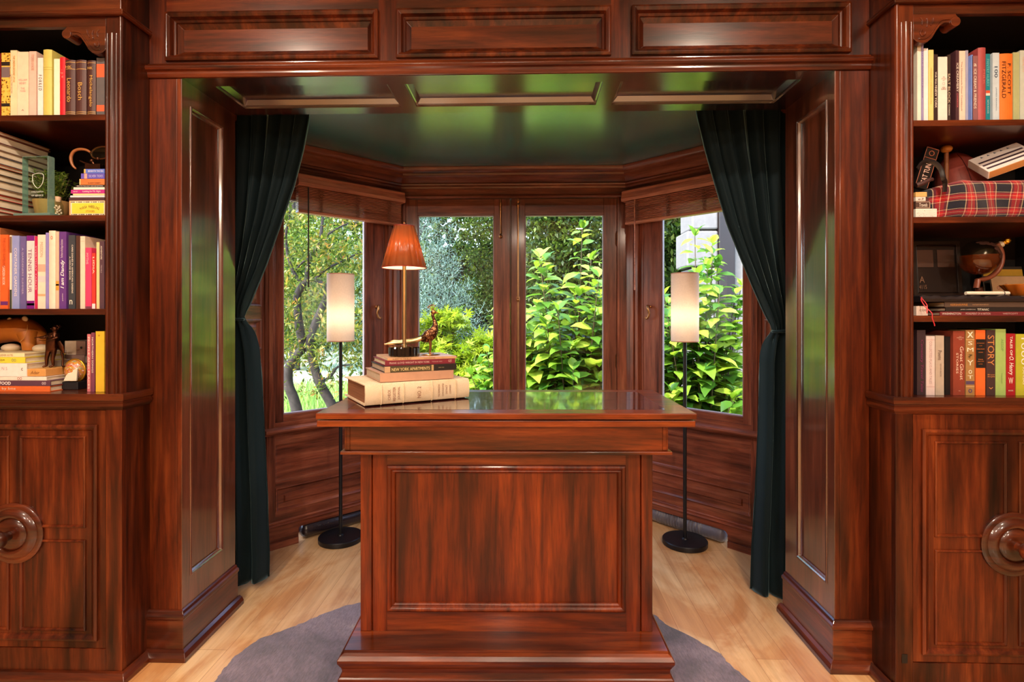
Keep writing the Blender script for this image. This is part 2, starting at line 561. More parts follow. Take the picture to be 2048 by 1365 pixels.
# jambs with pilaster fronts, plinths and shoe moulding
for s, nm, lab in ((-1, 'trim_3', 'tall panelled jamb and pilaster beside the tan animal bookcase'), (1, 'trim_4', 'tall panelled jamb and pilaster beside the tartan bag bookcase')):
    jb = MB()
    W = Y2 - Y1
    jb.xf = frame((s * HW, Y1, 0), (0, 1, 0), (0, 0, 1), (-s, 0, 0))
    jp = [(0, 0), (0, 0.003), (0.006, 0.005), (0.012, 0.0), (0.016, -0.010), (0.022, -0.012)]
    jb.panelled(W, OPZ, [(0.05, 0.30, 0.285, 2.215, jp, 0, 0)], 0.02)
    jb.m = 2
    jb.xf = Matrix.Diagonal((s, 1, 1, 1))
    jb.box(HW + 0.02, PW, Y1, Y2, 0, OPZ)
    jb.box(HW + 0.001, HW + 0.02, Y1 - 0.001, Y1 + 0.004, 0, OPZ)
    jb.m = 3
    path = [(PW + 0.004, Y1), (HW, Y1), (HW, Y2)]
    base = [(0, 0.0), (0.014, 0.0), (0.014, 0.155), (0.020, 0.160), (0.020, 0.172), (0.012, 0.178), (0.008, 0.188), (0, 0.192)]
    jb.sweep(path, base, flip=-1)
    jb.sweep([path[0], path[1], (HW, Y2 + 0.012)], [(0.014, 0.0), (0.036, 0.0), (0.036, 0.018), (0.028, 0.034), (0.014, 0.042)], m=3, flip=-1)
    struct(jb.build(nm, [M['jamb'], M['jamb'], M['wood_v'], M['wood_h']], bevel=0.002), lab, 'panelling')

# straight returns between the jambs and the angled walls: small square panels
for s, nm, lab in ((-1, 'wall_return_left', 'narrow return wall of small raised panels by the gnarled tree window'), (1, 'wall_return_right', 'narrow return wall of small raised panels by the pale house window')):
    rt = MB()
    rt.xf = frame((s * 1.42, Y2, 0), (0, 1, 0), (0, 0, 1), (-s, 0, 0))
    hs = []
    for z0, z1 in ((0.165, 0.34), (0.415, 0.59), (0.665, 0.84), (0.915, 1.09), (1.167, 1.341), (1.41, 1.585), (1.66, 1.835), (1.91, 2.085)):
        hs.append((0.07, z0, 0.27, z1, FIELD[:6] + [(0.03, -0.012), (0.045, -0.003)], 1))
        hs.append((0.33, z0, 0.52, z1, FIELD[:6] + [(0.03, -0.012), (0.045, -0.003)], 1))
    rt.panelled(BYF - Y2 + 0.02, CEIL, hs, 0.05)
    rt.xf = Matrix.Diagonal((s, 1, 1, 1))
    rt.box(HW + 0.03, 1.47, Y2 - 0.03, Y2, 0, CEIL)
    struct(rt.build(nm, [M['bay_v'], M['bay_h']], bevel=0.001), lab, 'wall')

R2 = math.sqrt(0.5)
def bay_frame(s):
    """u from the back corner outwards, v up, n into the room"""
    return frame((s * CB, YB, 0), (s * R2, -R2, 0), (0, 0, 1), (-s * R2, -R2, 0))
LW = (BX - CB) / R2

def bay_pt(s, u, d, z):
    return bay_frame(s) @ Vector((u, z, d))

SILL = 0.70
for s, nm, lab in ((-1, 'wall_bay_left', 'angled bay wall panelled below the gnarled tree window'), (1, 'wall_bay_right', 'angled bay wall panelled below the pale house window')):
    w = MB(); w.xf = bay_frame(s)
    low = [(0, 0), (0, 0.004), (0.006, 0.006), (0.014, -0.004), (0.018, -0.010), (0.05, -0.010), (0.056, 0.0)]
    w.panelled(LW, SILL - 0.15, [(0.05, 0.385, 0.845, 0.602, FLAT, 1, 1), (0.05, 0.205, 0.845, 0.348, low, 1, 1)], 0.05, 0, 0.15)
    w.box(-0.02, LW, 2.17, CEIL, -0.05, 0.0, 1)
    w.box(LW - 0.045, LW + 0.01, SILL, 2.2, -0.05, 0.004, 0)
    w.box(-0.03, 0.035, SILL, 2.2, -0.05, 0.0, 0)
    struct(w.build(nm, [M['bay_v'], M['bay_h']], bevel=0.0015), lab, 'wall')
wb = MB(); wb.xf = frame((-CB, YB, 0), (1, 0, 0), (0, 0, 1), (0, -1, 0))
wb.panelled(2 * CB, SILL - 0.15, [(0.06, 0.2, 0.74, 0.6, FIELD, 1), (0.82, 0.2, 1.5, 0.6, FIELD, 1)], 0.05, 0, 0.15)
wb.box(-0.02, 2 * CB + 0.02, 2.19, CEIL, -0.05, 0, 1)
wb.box(-0.02, 0.036, SILL, 2.2, -0.06, 0.0, 0).box(2 * CB - 0.062, 2 * CB + 0.02, SILL, 2.2, -0.06, 0.0, 0)
struct(wb.build('wall_bay_back', [M['bay_v'], M['bay_h']], bevel=0.0015), 'back wall of the bay below the pair of casements', 'wall')

# bay ceiling, cornice, sill, baseboard
poly = [(-1.5, Y2 - 0.02), (1.5, Y2 - 0.02), (1.5, BYF), (CB + 0.06, YB + 0.06), (-CB - 0.06, YB + 0.06), (-1.5, BYF)]
struct(MB().prism(poly, CEIL, CEIL + 0.08).build('ceiling_bay', M['teal']), 'glossy dark teal bay ceiling', 'ceiling')
bayp = [(1.42, Y2), (1.42, BYF - 0.01), (CB, YB), (-CB, YB), (-1.42, BYF - 0.01), (-1.42, Y2)]
crown = [(0, 2.240), (0.010, 2.240), (0.014, 2.252), (0.026, 2.258), (0.030, 2.268), (0.022, 2.276), (0.030, 2.286), (0.052, 2.310), (0.066, 2.318), (0.070, 2.330),
         (0.084, 2.336), (0.096, 2.350), (0.100, 2.369), (0, 2.369)]
struct(MB().sweep(bayp, crown, flip=-1).build('trim_5', M['bay_h'], smooth=30), 'stepped cornice moulding round the bay ceiling', 'moulding')
cas = [(0, 2.176), (0.012, 2.176), (0.018, 2.184), (0.012, 2.193), (0.004, 2.2), (0, 2.2)]
struct(MB().sweep([(CB, YB), (-CB, YB)], cas, flip=-1).build('trim_6', M['bay_h']), 'thin head moulding above the pair of casements', 'moulding')
sp_ = [(BX + 0.015, BYF - 0.015), (CB, YB), (-CB, YB), (-BX - 0.015, BYF - 0.015)]
sill = [(-0.05, 0.700), (-0.05, 0.672), (0.012, 0.660), (0.03, 0.664), (0.03, 0.676), (0.052, 0.678), (0.058, 0.688), (0.052, 0.698), (0.02, 0.706)]
struct(MB().sweep(sp_, sill, flip=-1).build('trim_7', M['bay_h'], smooth=30), 'window sill running round the bay', 'window sill')
for s, nm, lab in ((-1, 'baseboard_left', 'bay baseboard cut out around the black leather bolster'), (1, 'baseboard_right', 'bay baseboard cut out around the grey ruched bolster')):
    b = MB(); b.xf = bay_frame(s)
    r = 0.03
    cut = 0.715
    arc = [(cut - r + r * math.sin(a), 0.092 - r + r * math.cos(a)) for a in (0, 0.4, 0.8, 1.2, PI / 2)]
    if s < 0:
        arc = [(cut - 0.012, 0.092), (cut, 0.082)]
    face = [(0.0, 0.092)] + arc + [(cut, 0.0), (LW, 0.0), (LW, 0.128), (0.0, 0.128)]
    b.prism(face, -0.02, 0.012, 'z')
    b.box(cut + 0.004, LW, 0.0, 0.040, 0.012, 0.026)
    b.box(0, LW, 0, 0.13, -0.14, -0.13)
    b.xf = None
    a0, a1 = bay_pt(s, 0, 0.0, 0), bay_pt(s, LW, 0, 0)
    cap = [(0.0, 0.126), (0.018, 0.126), (0.022, 0.132), (0.018, 0.139), (0.010, 0.142), (0.014, 0.149), (0.008, 0.156), (0, 0.158)]
    b.sweep([(a1.x, a1.y), (a0.x, a0.y)], cap, flip=-1 if s > 0 else 1)
    struct(b.build(nm, M['bay_h'], bevel=0.0015), lab, 'baseboard')
bb = MB().box(-CB, CB, YB - 0.014, YB, 0, 0.155)
struct(bb.build('baseboard_back', M['bay_h']), 'baseboard at the back of the bay behind the desk', 'baseboard')
for s, nm in ((-1, 'trim_8'), (1, 'trim_9')):
    q = MB(); q.xf = Matrix.Diagonal((s, 1, 1, 1))
    q.box(1.402, 1.42, Y2, BYF, 0, 0.128).box(1.395, 1.403, Y2, BYF, 0, 0.04)
    struct(q.build(nm, M['bay_h'], bevel=0.002), 'short baseboard of the return wall behind the curtain ' + ('by the gnarled tree window' if s < 0 else 'by the pale house window'), 'baseboard')

# ------------------------------------------------------------------ windows
def sash(parent, x0, x1, z0, z1, gx0, gx1, gz0, gz1, d0, d1, mats, name='sash'):
    """one glazed casement: four members round the glass, inner glazing bead, the pane is a child"""
    m = MB()
    m.box(x0, gx0, z0, z1, d0, d1, 0).box(gx1, x1, z0, z1, d0, d1, 0)
    m.box(gx0, gx1, z0, gz0, d0, d1, 1).box(gx0, gx1, gz1, z1, d0, d1, 1)
    q = 0.007
    for a in ((gx0, gx0 + q, gz0, gz1), (gx1 - q, gx1, gz0, gz1), (gx0, gx1, gz0, gz0 + q), (gx0, gx1, gz1 - q, gz1)):
        m.box(*a, d0 + 0.006, d1 - 0.008, 2)
    return m
t = NT('pale glazing bead'); M['bead'] = t.m
t.set(Base_Color=rgb(150, 130, 140), Roughness=0.4)
for s, nm, lab in ((-1, 'window_1', 'angled casement window looking onto the gnarled tree'), (1, 'window_3', 'angled casement window looking onto the pale stone house wall')):
    w = thing(nm, lab, 'window'); w['kind'] = 'structure'
    fr = MB(); fr.xf = bay_frame(s)
    # moulded jamb linings either side of the sash, head and bottom rail
    for a0, a1, dd in ((0.036, 0.062, 0.008), (0.062, 0.078, -0.004), (0.078, 0.100, 0.010), (0.100, 0.128, -0.012), (0.86, 0.885, 0.012), (0.845, 0.862, -0.004)):
        fr.box(a0, a1, SILL + 0.004, 2.2, -0.05, dd)
    fr.box(0.03, 0.86, 2.12, 2.2, -0.05, 0.002, 1)
    fr.box(0.03, 0.86, SILL + 0.003, SILL + 0.03, -0.05, -0.004, 1)
    fr.build('window_frame', [M['bay_v'], M['bay_h']], w, bevel=0.002)
    m = sash(w, 0.13, 0.845, SILL + 0.03, 2.12, 0.262, 0.795, 0.772, 2.06, -0.048, -0.012, None)
    v2 = MB(); v2.xf = bay_frame(s); v2.add(m.v, m.f); v2.mi = m.mi
    sh_ = v2.build('sash', [M['bay_v'], M['bay_h'], M['bead']], w, bevel=0.0015)
    p = MB(); p.xf = bay_frame(s)
    p.box(0.263, 0.794, 0.773, 2.059, -0.032, -0.029)
    p.build('pane', M['pane'], sh_)
    h = MB(); h.xf = bay_frame(s)
    hu, hz = 0.185, 1.385
    h.ball((hu, hz + 0.035, -0.004), (0.011, 0.011, 0.007), 12, 8)
    h.tube([(hu, hz + 0.035, 0.004), (hu - 0.004, hz + 0.04, 0.02), (hu + 0.006, hz + 0.02, 0.03), (hu + 0.012, hz - 0.01, 0.026), (hu + 0.004, hz - 0.035, 0.026), (hu - 0.010, hz - 0.044, 0.026), (hu - 0.014, hz - 0.034, 0.026)],
           [0.007, 0.008, 0.008, 0.007, 0.007, 0.006, 0.007], 10)
    o = h.build('handle', M['brass'], sh_, smooth=50); o['label'] = 'curled brass latch handle'
w = thing('window_2', 'pair of tall casements in the back wall of the bay', 'window'); w['kind'] = 'structure'
FB = frame((0, YB, 0), (1, 0, 0), (0, 0, 1), (0, -1, 0))
fr = MB(); fr.xf = FB
fr.box(-0.765, -0.745, SILL + 0.005, 2.19, -0.06, 0.012).box(0.716, 0.732, SILL + 0.005, 2.19, -0.06, 0.012).box(-0.02, -0.012, SILL + 0.03, 2.17, -0.05, -0.02)
fr.box(-0.765, 0.732, SILL + 0.004, SILL + 0.03, -0.06, 0.006, 1).box(-0.765, 0.732, 2.172, 2.192, -0.06, 0.006, 1)
fr.build('window_frame', [M['bay_v'], M['bay_h']], w, bevel=0.002)
for x0, x1, g0, g1 in ((-0.744, -0.021, -0.662, -0.131), (-0.011, 0.715, 0.083, 0.627)):
    m = sash(w, x0, x1, SILL + 0.032, 2.17, g0, g1, 0.80, 2.058, -0.045, -0.004, None)
    v2 = MB(); v2.xf = FB; v2.add(m.v, m.f); v2.mi = m.mi
    so = v2.build('sash', [M['bay_v'], M['bay_h'], M['bead']], w, bevel=0.0015)
    p = MB(); p.xf = FB
    p.box(g0 + 0.001, g1 - 0.001, 0.801, 2.057, -0.028, -0.025)
    p.build('pane', M['pane'], so)
    if x0 > -0.1:
        for z in (1.05, 1.89):
            q = MB(); q.xf = FB
            q.tube([(0.716, z - 0.05, 0.004), (0.716, z + 0.05, 0.004)], 0.007, 10).box(0.703, 0.716, z - 0.04, z + 0.04, -0.004, 0.0)
            q.build('hinge', M['bronze'], so, smooth=40)
    else:
        q = MB(); q.xf = FB
        q.tube([(-0.085, 2.165, 0.006), (-0.086, 2.10, 0.008), (-0.084, 2.0, 0.008), (-0.084, 1.925, 0.012)], [0.007, 0.009, 0.006, 0.007], 8)
        q.ball((-0.084, 1.908, 0.012), 0.013, 12, 8).ball((-0.085, 2.13, 0.008), (0.011, 0.02, 0.009), 10, 8)
        q.build('stay_bar', M['brass'], so, smooth=50)
q = MB(); q.xf = FB
q.tube([(0.036, 0.82, 0.012), (0.036, 2.165, 0.012)], 0.0065, 10)
for z, rr in ((0.84, 0.010), (1.47, 0.013), (1.485, 0.010), (2.12, 0.012), (2.15, 0.010)):
    q.tube([(0.036, z - 0.014, 0.012), (0.036, z, 0.012), (0.036, z + 0.014, 0.012)], [rr * 0.6, rr, rr * 0.6], 10)
    q.box(0.024, 0.048, z - 0.006, z + 0.006, -0.003, 0.010)
o = q.build('bolt_rod', M['brass'], w, smooth=50); o['label'] = 'long brass espagnolette rod'

# ------------------------------------------------------------------ blinds, bolsters
for s in (-1, 1):
    L = 'gnarled tree' if s < 0 else 'pale stone house'
    b = thing('wooden_blind', 'raised wooden slat blind above the window that shows the ' + L, 'blind', bay_pt(s, 0.38, 0.0, 1.98), group='blinds on the angled windows')
    v = MB(); v.xf = bay_frame(s)
    v.prism([(2.128, 0.012), (2.132, 0.075), (2.150, 0.080), (2.185, 0.070), (2.198, 0.072), (2.205, 0.066), (2.205, 0.012)], 0.012, 0.74, 'x')
    v.build('valance', M['blind'], b, world=True, bevel=0.0015)
    v = MB(); v.xf = bay_frame(s)
    for i in range(15):
        z = 1.992 + i * 0.0092
        j = random.uniform(-0.002, 0.002)
        v.box(0.035, 0.735, z, z + 0.0042, 0.018 + j, 0.062 + j)
    v.box(0.035, 0.735, 1.975, 1.989, 0.018, 0.064)
    v.build('slats', M['blind'], b, world=True, bevel=0.0008, seg=1)
    for u in (0.135, 0.36, 0.60):
        v = MB(); v.xf = bay_frame(s)
        for k in range(4):
            pts = []
            for i in range(23):
                pts.append((u + 0.016 * math.sin(i * 2.1 + k * 1.7) + 0.005 * random.uniform(-1, 1), 1.99 + i * 0.006, 0.069 + 0.005 * math.cos(i * 1.9 + k)))
            v.tube(pts, 0.0011, 5)
        v.build('ladder_cord', colmat(150, 86, 66), b, world=True, smooth=60)
    v = MB(); v.xf = bay_frame(s)
    u = 0.125 if s > 0 else 0.685
    v.tube([(u, 2.125, 0.085), (u, 1.66, 0.085), (u, 1.53, 0.085)], [0.0042, 0.0042, 0.0052], 8)
    v.build('tilt_wand', M['blind'] if s > 0 else colmat(40, 24, 20), b, world=True, smooth=60)
for s, mt, lab in ((-1, None, 'shiny black leather bolster tucked under the panelling below the gnarled tree window'), (1, None, 'grey ruched fabric bolster tucked under the panelling below the pale house window')):
    t = NT('bolster cover ' + ('leather' if s < 0 else 'satin'))
    if s < 0:
        t.set(Base_Color=rgb(40, 32, 38), Roughness=0.26, Coat_Weight=0.3)
        t.bump(t.noise(t.coords((14, 14, 14)), 1.2, 4), 0.5, 0.006)
    else:
        t.set(Base_Color=rgb(88, 84, 98), Roughness=0.4, Sheen_Weight=0.5)
        t.bump(t.noise(t.coords((60, 60, 6)), 1.0, 4), 0.6, 0.004)
    pts, rad = [], []
    n = 90
    for i in range(n + 1):
        f = i / n
        u = 0.695 - f * 0.62
        e = min(1.0, math.sqrt(max(0.0, 1 - (1 - min(1, f / 0.06)) ** 2)), math.sqrt(max(0.0, 1 - (1 - min(1, (1 - f) / 0.06)) ** 2)))
        ruff = 0.0 if s < 0 else 0.004 * math.sin(i * 2.2) * (1 if 20 < i < 66 else 0.3)
        sag = 0.003 * math.sin(f * 9)
        pts.append(bay_pt(s, u, -0.024 + 0.004 * math.sin(f * 7), 0.050 + sag))
        rad.append(max(0.003, 0.047 * e + ruff))
    tag(MB().tube(pts, rad, 16).build('bolster_cushion', t.m, smooth=60), lab, 'bolster', 'bolsters under the bay panelling')

# ------------------------------------------------------------------ curtains
def lerp_tab(tab, z):
    for (z0, x0), (z1, x1) in zip(tab, tab[1:]):
        if z0 >= z >= z1:
            f = (z0 - z) / (z0 - z1)
            return x0 + (x1 - x0) * f
    return tab[-1][1] if z < tab[-1][0] else tab[0][1]

def curtain(s, inner, outer, label, zb):
    YC = 2.585
    ti = [(at(px, py, YC).z, at(px, py, YC).x) for px, py in inner]
    to = [(at(px, py, YC).z, at(px, py, YC).x) for px, py in outer]
    zt = 2.366
    ztie = at(0, 637 if s < 0 else 660, YC).z
    nu, nv = 110, 90
    V, Fc = [], []
    for j in range(nv + 1):
        f = j / nv
        z = zt + (zb - zt) * f
        xi, xo = lerp_tab(ti, z), lerp_tab(to, z)
        wd = abs(xi - xo)
        amp = 0.024 + 0.020 * max(0, 1 - wd / 0.28)
        pinch = math.exp(-((z - ztie) / 0.05) ** 2)
        amp = amp * (1 - 0.55 * pinch)
        for i in range(nu + 1):
            u = i / nu
            lowf = 1 / (1 + math.exp((z - ztie + 0.01) / 0.022))       # broader folds below the tie
            ph = u * 2 * PI * 6.5 + 0.9 * math.sin(u * 5 + 1) + 0.5 * math.sin(f * 4 + u * 3)
            p2 = u * 2 * PI * 2.3 + 0.5 * math.sin(u * 5 + 1) + 0.4 * math.sin(f * 5 + u * 3)
            x = xo + (xi - xo) * (u + 0.012 * math.sin(ph + 1.2) * (1 - lowf) + 0.03 * math.sin(p2 + 1.0) * lowf)
            y = YC + (1 - lowf) * amp * (math.sin(ph) + 0.3 * math.sin(2.3 * ph + f * 3)) + lowf * amp * (0.9 * math.sin(p2) + 0.18 * math.sin(2.7 * p2 + f * 4)) - 0.012 * pinch + 0.11 * lowf * max(0, u - 0.35) ** 1.5
            zz = z
            if j == nv:
                zz = zb + 0.003 * math.sin(ph)
            y += 0.02 * max(0.0, 0.4 - z) * math.cos(u * 3)
            V.append((x, y, zz))
    for j in range(nv):
        for i in range(nu):
            a = j * (nu + 1) + i
            Fc.append((a, a + 1, a + nu + 2, a + nu + 1))
    cx = sum(v[0] for v in V[-nu:]) / nu
    root = thing('curtain', label, 'curtain', (cx, YC, zb), group='velvet curtains of the bay')
    m = MB(); m.add(V, Fc)
    m.build('drape', M['velvet'], root, world=True, smooth=80, solid=0.004, recalc=False)
    m = MB()
    xo, xi = lerp_tab(to, ztie), lerp_tab(ti, ztie)
    pts = []
    xm, hw = (xo + xi) / 2, abs(xi - xo) / 2 + 0.004
    for k in range(25):
        a = 2 * PI * k / 24
        pts.append((xm + hw * math.cos(a), YC - 0.004 + 0.05 * math.sin(a), ztie + 0.006 * math.cos(a) * s))
    m.tube(pts, 0.007, 8)
    m.tube([(xm + s * hw, YC, ztie), (xm + s * (hw + 0.02), YC, ztie + 0.012)], 0.006, 8)
    m.build('tieback', M['velvet'], root, world=True, smooth=60)
    return root
curtain(-1, [(621, 200), (619, 235), (606, 300), (587, 370), (558, 450), (528, 530), (502, 590), (483, 637), (488, 655), (499, 700), (505, 760), (512, 880), (520, 1000), (525, 1120), (524, 1180)],
        [(440, 200), (447, 300), (454, 450), (457, 600), (458, 637), (458, 700), (457, 900), (459, 1050), (464, 1180)],
        'dark teal velvet curtain tied back beside the window with the gnarled tree', 0.035)
curtain(1, [(1388, 200), (1392, 228), (1410, 300), (1431, 370), (1456, 450), (1481, 510), (1507, 570), (1532, 625), (1549, 660), (1545, 675), (1537, 720), (1533, 850), (1524, 1000), (1516, 1100), (1513, 1200)],
        [(1600, 200), (1592, 300), (1586, 450), (1582, 600), (1580, 660), (1581, 720), (1585, 900), (1586, 1050), (1583, 1210)],
        'dark teal velvet curtain tied back beside the window with the pale house wall', 0.006)
# ------------------------------------------------------------------ cowhide
hide = [(430, 1365), (448, 1340), (470, 1316), (497, 1296), (520, 1280), (570, 1262), (605, 1249), (640, 1233), (690, 1215), (724, 1207), (780, 1208)]
hp_ = [at_z(x, y, 0).to_2d() for x, y in hide]
hr = [at_z(x, y, 0).to_2d() for x, y in [(1270, 1222), (1312, 1235), (1330, 1250), (1385, 1278), (1440, 1310), (1462, 1335), (1500, 1365)]]
back = [Vector((-0.45, 2.43)), Vector((-0.1, 2.36)), Vector((0.3, 2.40))]
front = [Vector((1.0, 1.80)), Vector((1.04, 1.55)), Vector((0.8, 1.35)), Vector((0.5, 1.42)), Vector((0.0, 1.30)), Vector((-0.5, 1.40)), Vector((-0.85, 1.32)), Vector((-1.12, 1.5)), Vector((-1.1, 1.75))]
outl = hp_ + back + hr + front
fine_o = []
for i, p in enumerate(outl):
    q = outl[(i + 1) % len(outl)]
    for k in range(5):
        f = k / 5
        w = p.lerp(q, f)
        fine_o.append((w.x + random.uniform(-0.004, 0.004), w.y + random.uniform(-0.004, 0.004)))
t = NT('cowhide hair'); M['hide'] = t.m
v = t.coords((1, 1, 1), False)
pt = t.noise(v, 2.6, 5, 0.6, 0.7)
c = t.ramp(pt, [(0.36, rgb(64, 56, 72)), (0.5, rgb(112, 96, 114)), (0.62, rgb(138, 120, 136)), (0.76, rgb(212, 198, 180))])
hair = t.noise(t.coords((110, 26, 40), False, (0, 0, 0.5)), 1.5, 5, 0.7)
c2 = t.mix(1.0, c, t.ramp(hair, [(0.35, (0.5, 0.5, 0.54, 1)), (0.62, (1.05, 1.05, 1.05, 1))]), 'MULTIPLY')
t.l(c2, t.bsdf.inputs['Base Color'])
t.set(Roughness=0.6, Sheen_Weight=0.6)
t.bump(hair, 0.5, 0.004)
rug = MB().prism(fine_o, 0.0005, 0.005).build('cowhide_rug', M['hide'], recalc=True)
tag(rug, 'grey brown cowhide rug spread under the wooden desk', 'rug')

# ------------------------------------------------------------------ desk (local: front edge of the top at y = 0, going back)
DZ = 1.0155
desk = thing('pedestal_desk', 'tall mahogany pedestal desk with a folding top inlaid with burgundy leather', 'desk', (0.019, 1.87, 0.007), (0, 0, math.radians(1.2)))
def P(m, nm, mats, bev=0.003, par=None, **k):
    return m.build(nm, mats, par or desk, bevel=bev, **k)
DW, DD, dz = 0.674, 0.60, DZ - 0.0075
tp = P(MB().box(-DW, DW, 0, DD, dz - 0.022, dz), 'tabletop', M['desk_h'])
m = MB()
for a, b in ((-0.585, -0.0015), (0.0015, 0.585)):
    for c_, d_ in ((0.075, 0.2985), (0.3015, 0.525)):
        m.box(a, b, c_, d_, dz - 0.001, dz + 0.0006)
t = NT('burgundy tooled leather'); M['leather'] = t.m
vv = t.coords((5, 5, 5))
cr = t.n('ShaderNodeTexVoronoi', feature='DISTANCE_TO_EDGE'); cr.inputs['Scale'].default_value = 2.2
nzv = t.n('ShaderNodeTexNoise'); nzv.inputs['Scale'].default_value = 1.6
t.l(vv, nzv.inputs['Vector'])
sc = t.n('ShaderNodeVectorMath', operation='ADD'); t.l(vv, sc.inputs[0]); t.l(nzv.outputs['Color'], sc.inputs[1]); t.l(sc.outputs[0], cr.inputs['Vector'])
t.l(t.ramp(cr.outputs['Distance'], [(0.0, rgb(120, 78, 78)), (0.02, rgb(64, 22, 24)), (0.2, rgb(46, 14, 18))]), t.bsdf.inputs['Base Color'])
t.set(Roughness=0.14, Coat_Weight=0.9, Coat_Roughness=0.05, Coat_IOR=1.9)
t.bump(cr.outputs['Distance'], 0.1, 0.001)
o = P(m, 'leather_inlay', M['leather'], 0, tp); o['label'] = 'four burgundy leather panels let into the top'
P(MB().box(-DW + 0.002, DW - 0.003, 0.006, DD - 0.006, dz - 0.050, dz - 0.0265), 'folding_leaf', M['desk_h'])
m = MB().box(-0.581, 0.581, 0.03, DD - 0.05, 0.868, dz - 0.0505, 0)
m.box(-0.593, 0.593, 0.018, DD - 0.04, 0.856, 0.868, 0)
for x in (-0.574, 0.560):
    m.box(x, x + 0.014, 0.026, 0.031, 0.870, dz - 0.052, 0)
P(m, 'apron', M['desk_h'])
pm = MB(); pm.xf = frame((0, 0.085, 0), (1, 0, 0), (0, 0, 1), (0, -1, 0))
PB, PT = 0.187, 0.856
mold = [(0, 0), (0, 0.008), (0.007, 0.012), (0.015, 0.009), (0.018, 0.003), (0.024, 0.005), (0.029, 0.0), (0.031, -0.008)]
pm.panelled(0.984, PT - PB, [(-0.440, PB + 0.075, 0.440, PT - 0.055, mold, 0)], 0.03, -0.492, PB)
pm.xf = None
for s in (-1, 1):
    pm.box(min(s * 0.498, s * 0.539), max(s * 0.498, s * 0.539), 0.085, 0.50, PB, PT, 0)
    pm.prism([(s * 0.492, 0.0852), (s * 0.498, 0.092), (s * 0.498, 0.15), (s * 0.492, 0.15)], PB, PT, 'z', 0)
pm.box(-0.5, 0.5, 0.10, 0.50, PB, PT, 0)
P(pm, 'pedestal', [M['desk_v'], M['desk_h']], 0.002)
m = MB()
m.box(-0.565, 0.565, -0.028, 0.575, 0.155, 0.187, 0)
path = [(-0.565, 0.575), (-0.565, -0.028), (0.565, -0.028), (0.565, 0.575)]
prof = [(-0.03, 0.176), (0.0, 0.178), (0.010, 0.172), (0.018, 0.160), (0.018, 0.150), (0.012, 0.138), (0.006, 0.126), (0.004, 0.112), (0.010, 0.098), (0.016, 0.094), (0.016, 0.0), (-0.03, 0.0)]
m.sweep(path, prof, closed=True, flip=-1 if False else 1)
P(m, 'plinth', M['desk_h'], 0.002)

# ------------------------------------------------------------------ floor lamps
def floor_lamp(loc, label):
    r = thing('floor_lamp', label, 'lamp', loc, group='floor lamps beside the desk')
    MB().lathe([(0.0, 0.0), (0.128, 0.0), (0.130, 0.004), (0.130, 0.026), (0.126, 0.030), (0.02, 0.031), (0.018, 0.036), (0.012, 0.040)], n=56).build('base', M['black_metal'], r, smooth=40)
    m = MB().lathe([(0.0105, 0.038), (0.0105, 0.9), (0.0112, 0.9), (0.0112, 0.906), (0.0105, 0.906), (0.0105, 1.22), (0.016, 1.225), (0.016, 1.29), (0.0, 1.29)], n=18)
    m.build('pole', M['black_metal'], r, smooth=40)
    z0, z1 = 1.205, 1.612
    m = MB().lathe([(0.080, z0), (0.080, z1)], n=64)
    m.f = m.f[:64]; m.mi = m.mi[:64]            # a thin linen tube, open at both ends
    sh = m.build('lamp_shade', M['linen'], r, smooth=40)
    for z in (z0 + 0.002, z1 - 0.002):
        m = MB()
        m.lathe([(0.0805, z - 0.003), (0.0812, z), (0.0805, z + 0.003), (0.0775, z + 0.003), (0.0775, z - 0.003), (0.0805, z - 0.003)], n=64)
        m.build('trim_ring', colmat(190, 140, 120), sh, smooth=40)
    m = MB()
    for k in range(3):
        a = k * 2 * PI / 3
        m.tube([(0.014 * math.cos(a), 0.014 * math.sin(a), z0 + 0.05), (0.078 * math.cos(a), 0.078 * math.sin(a), z0 + 0.03)], 0.0018, 6)
    m.build('shade_carrier', M['black_metal'], sh, smooth=40)
    return r
LAMPS = [(-1.032, 3.182, 0.001), (1.036, 3.182, 0.001)]
fl = floor_lamp(LAMPS[0], 'lit cylinder shade floor lamp in front of the gnarled tree window')
dup(fl, 'lit cylinder shade floor lamp in front of the pale house window', LAMPS[1])

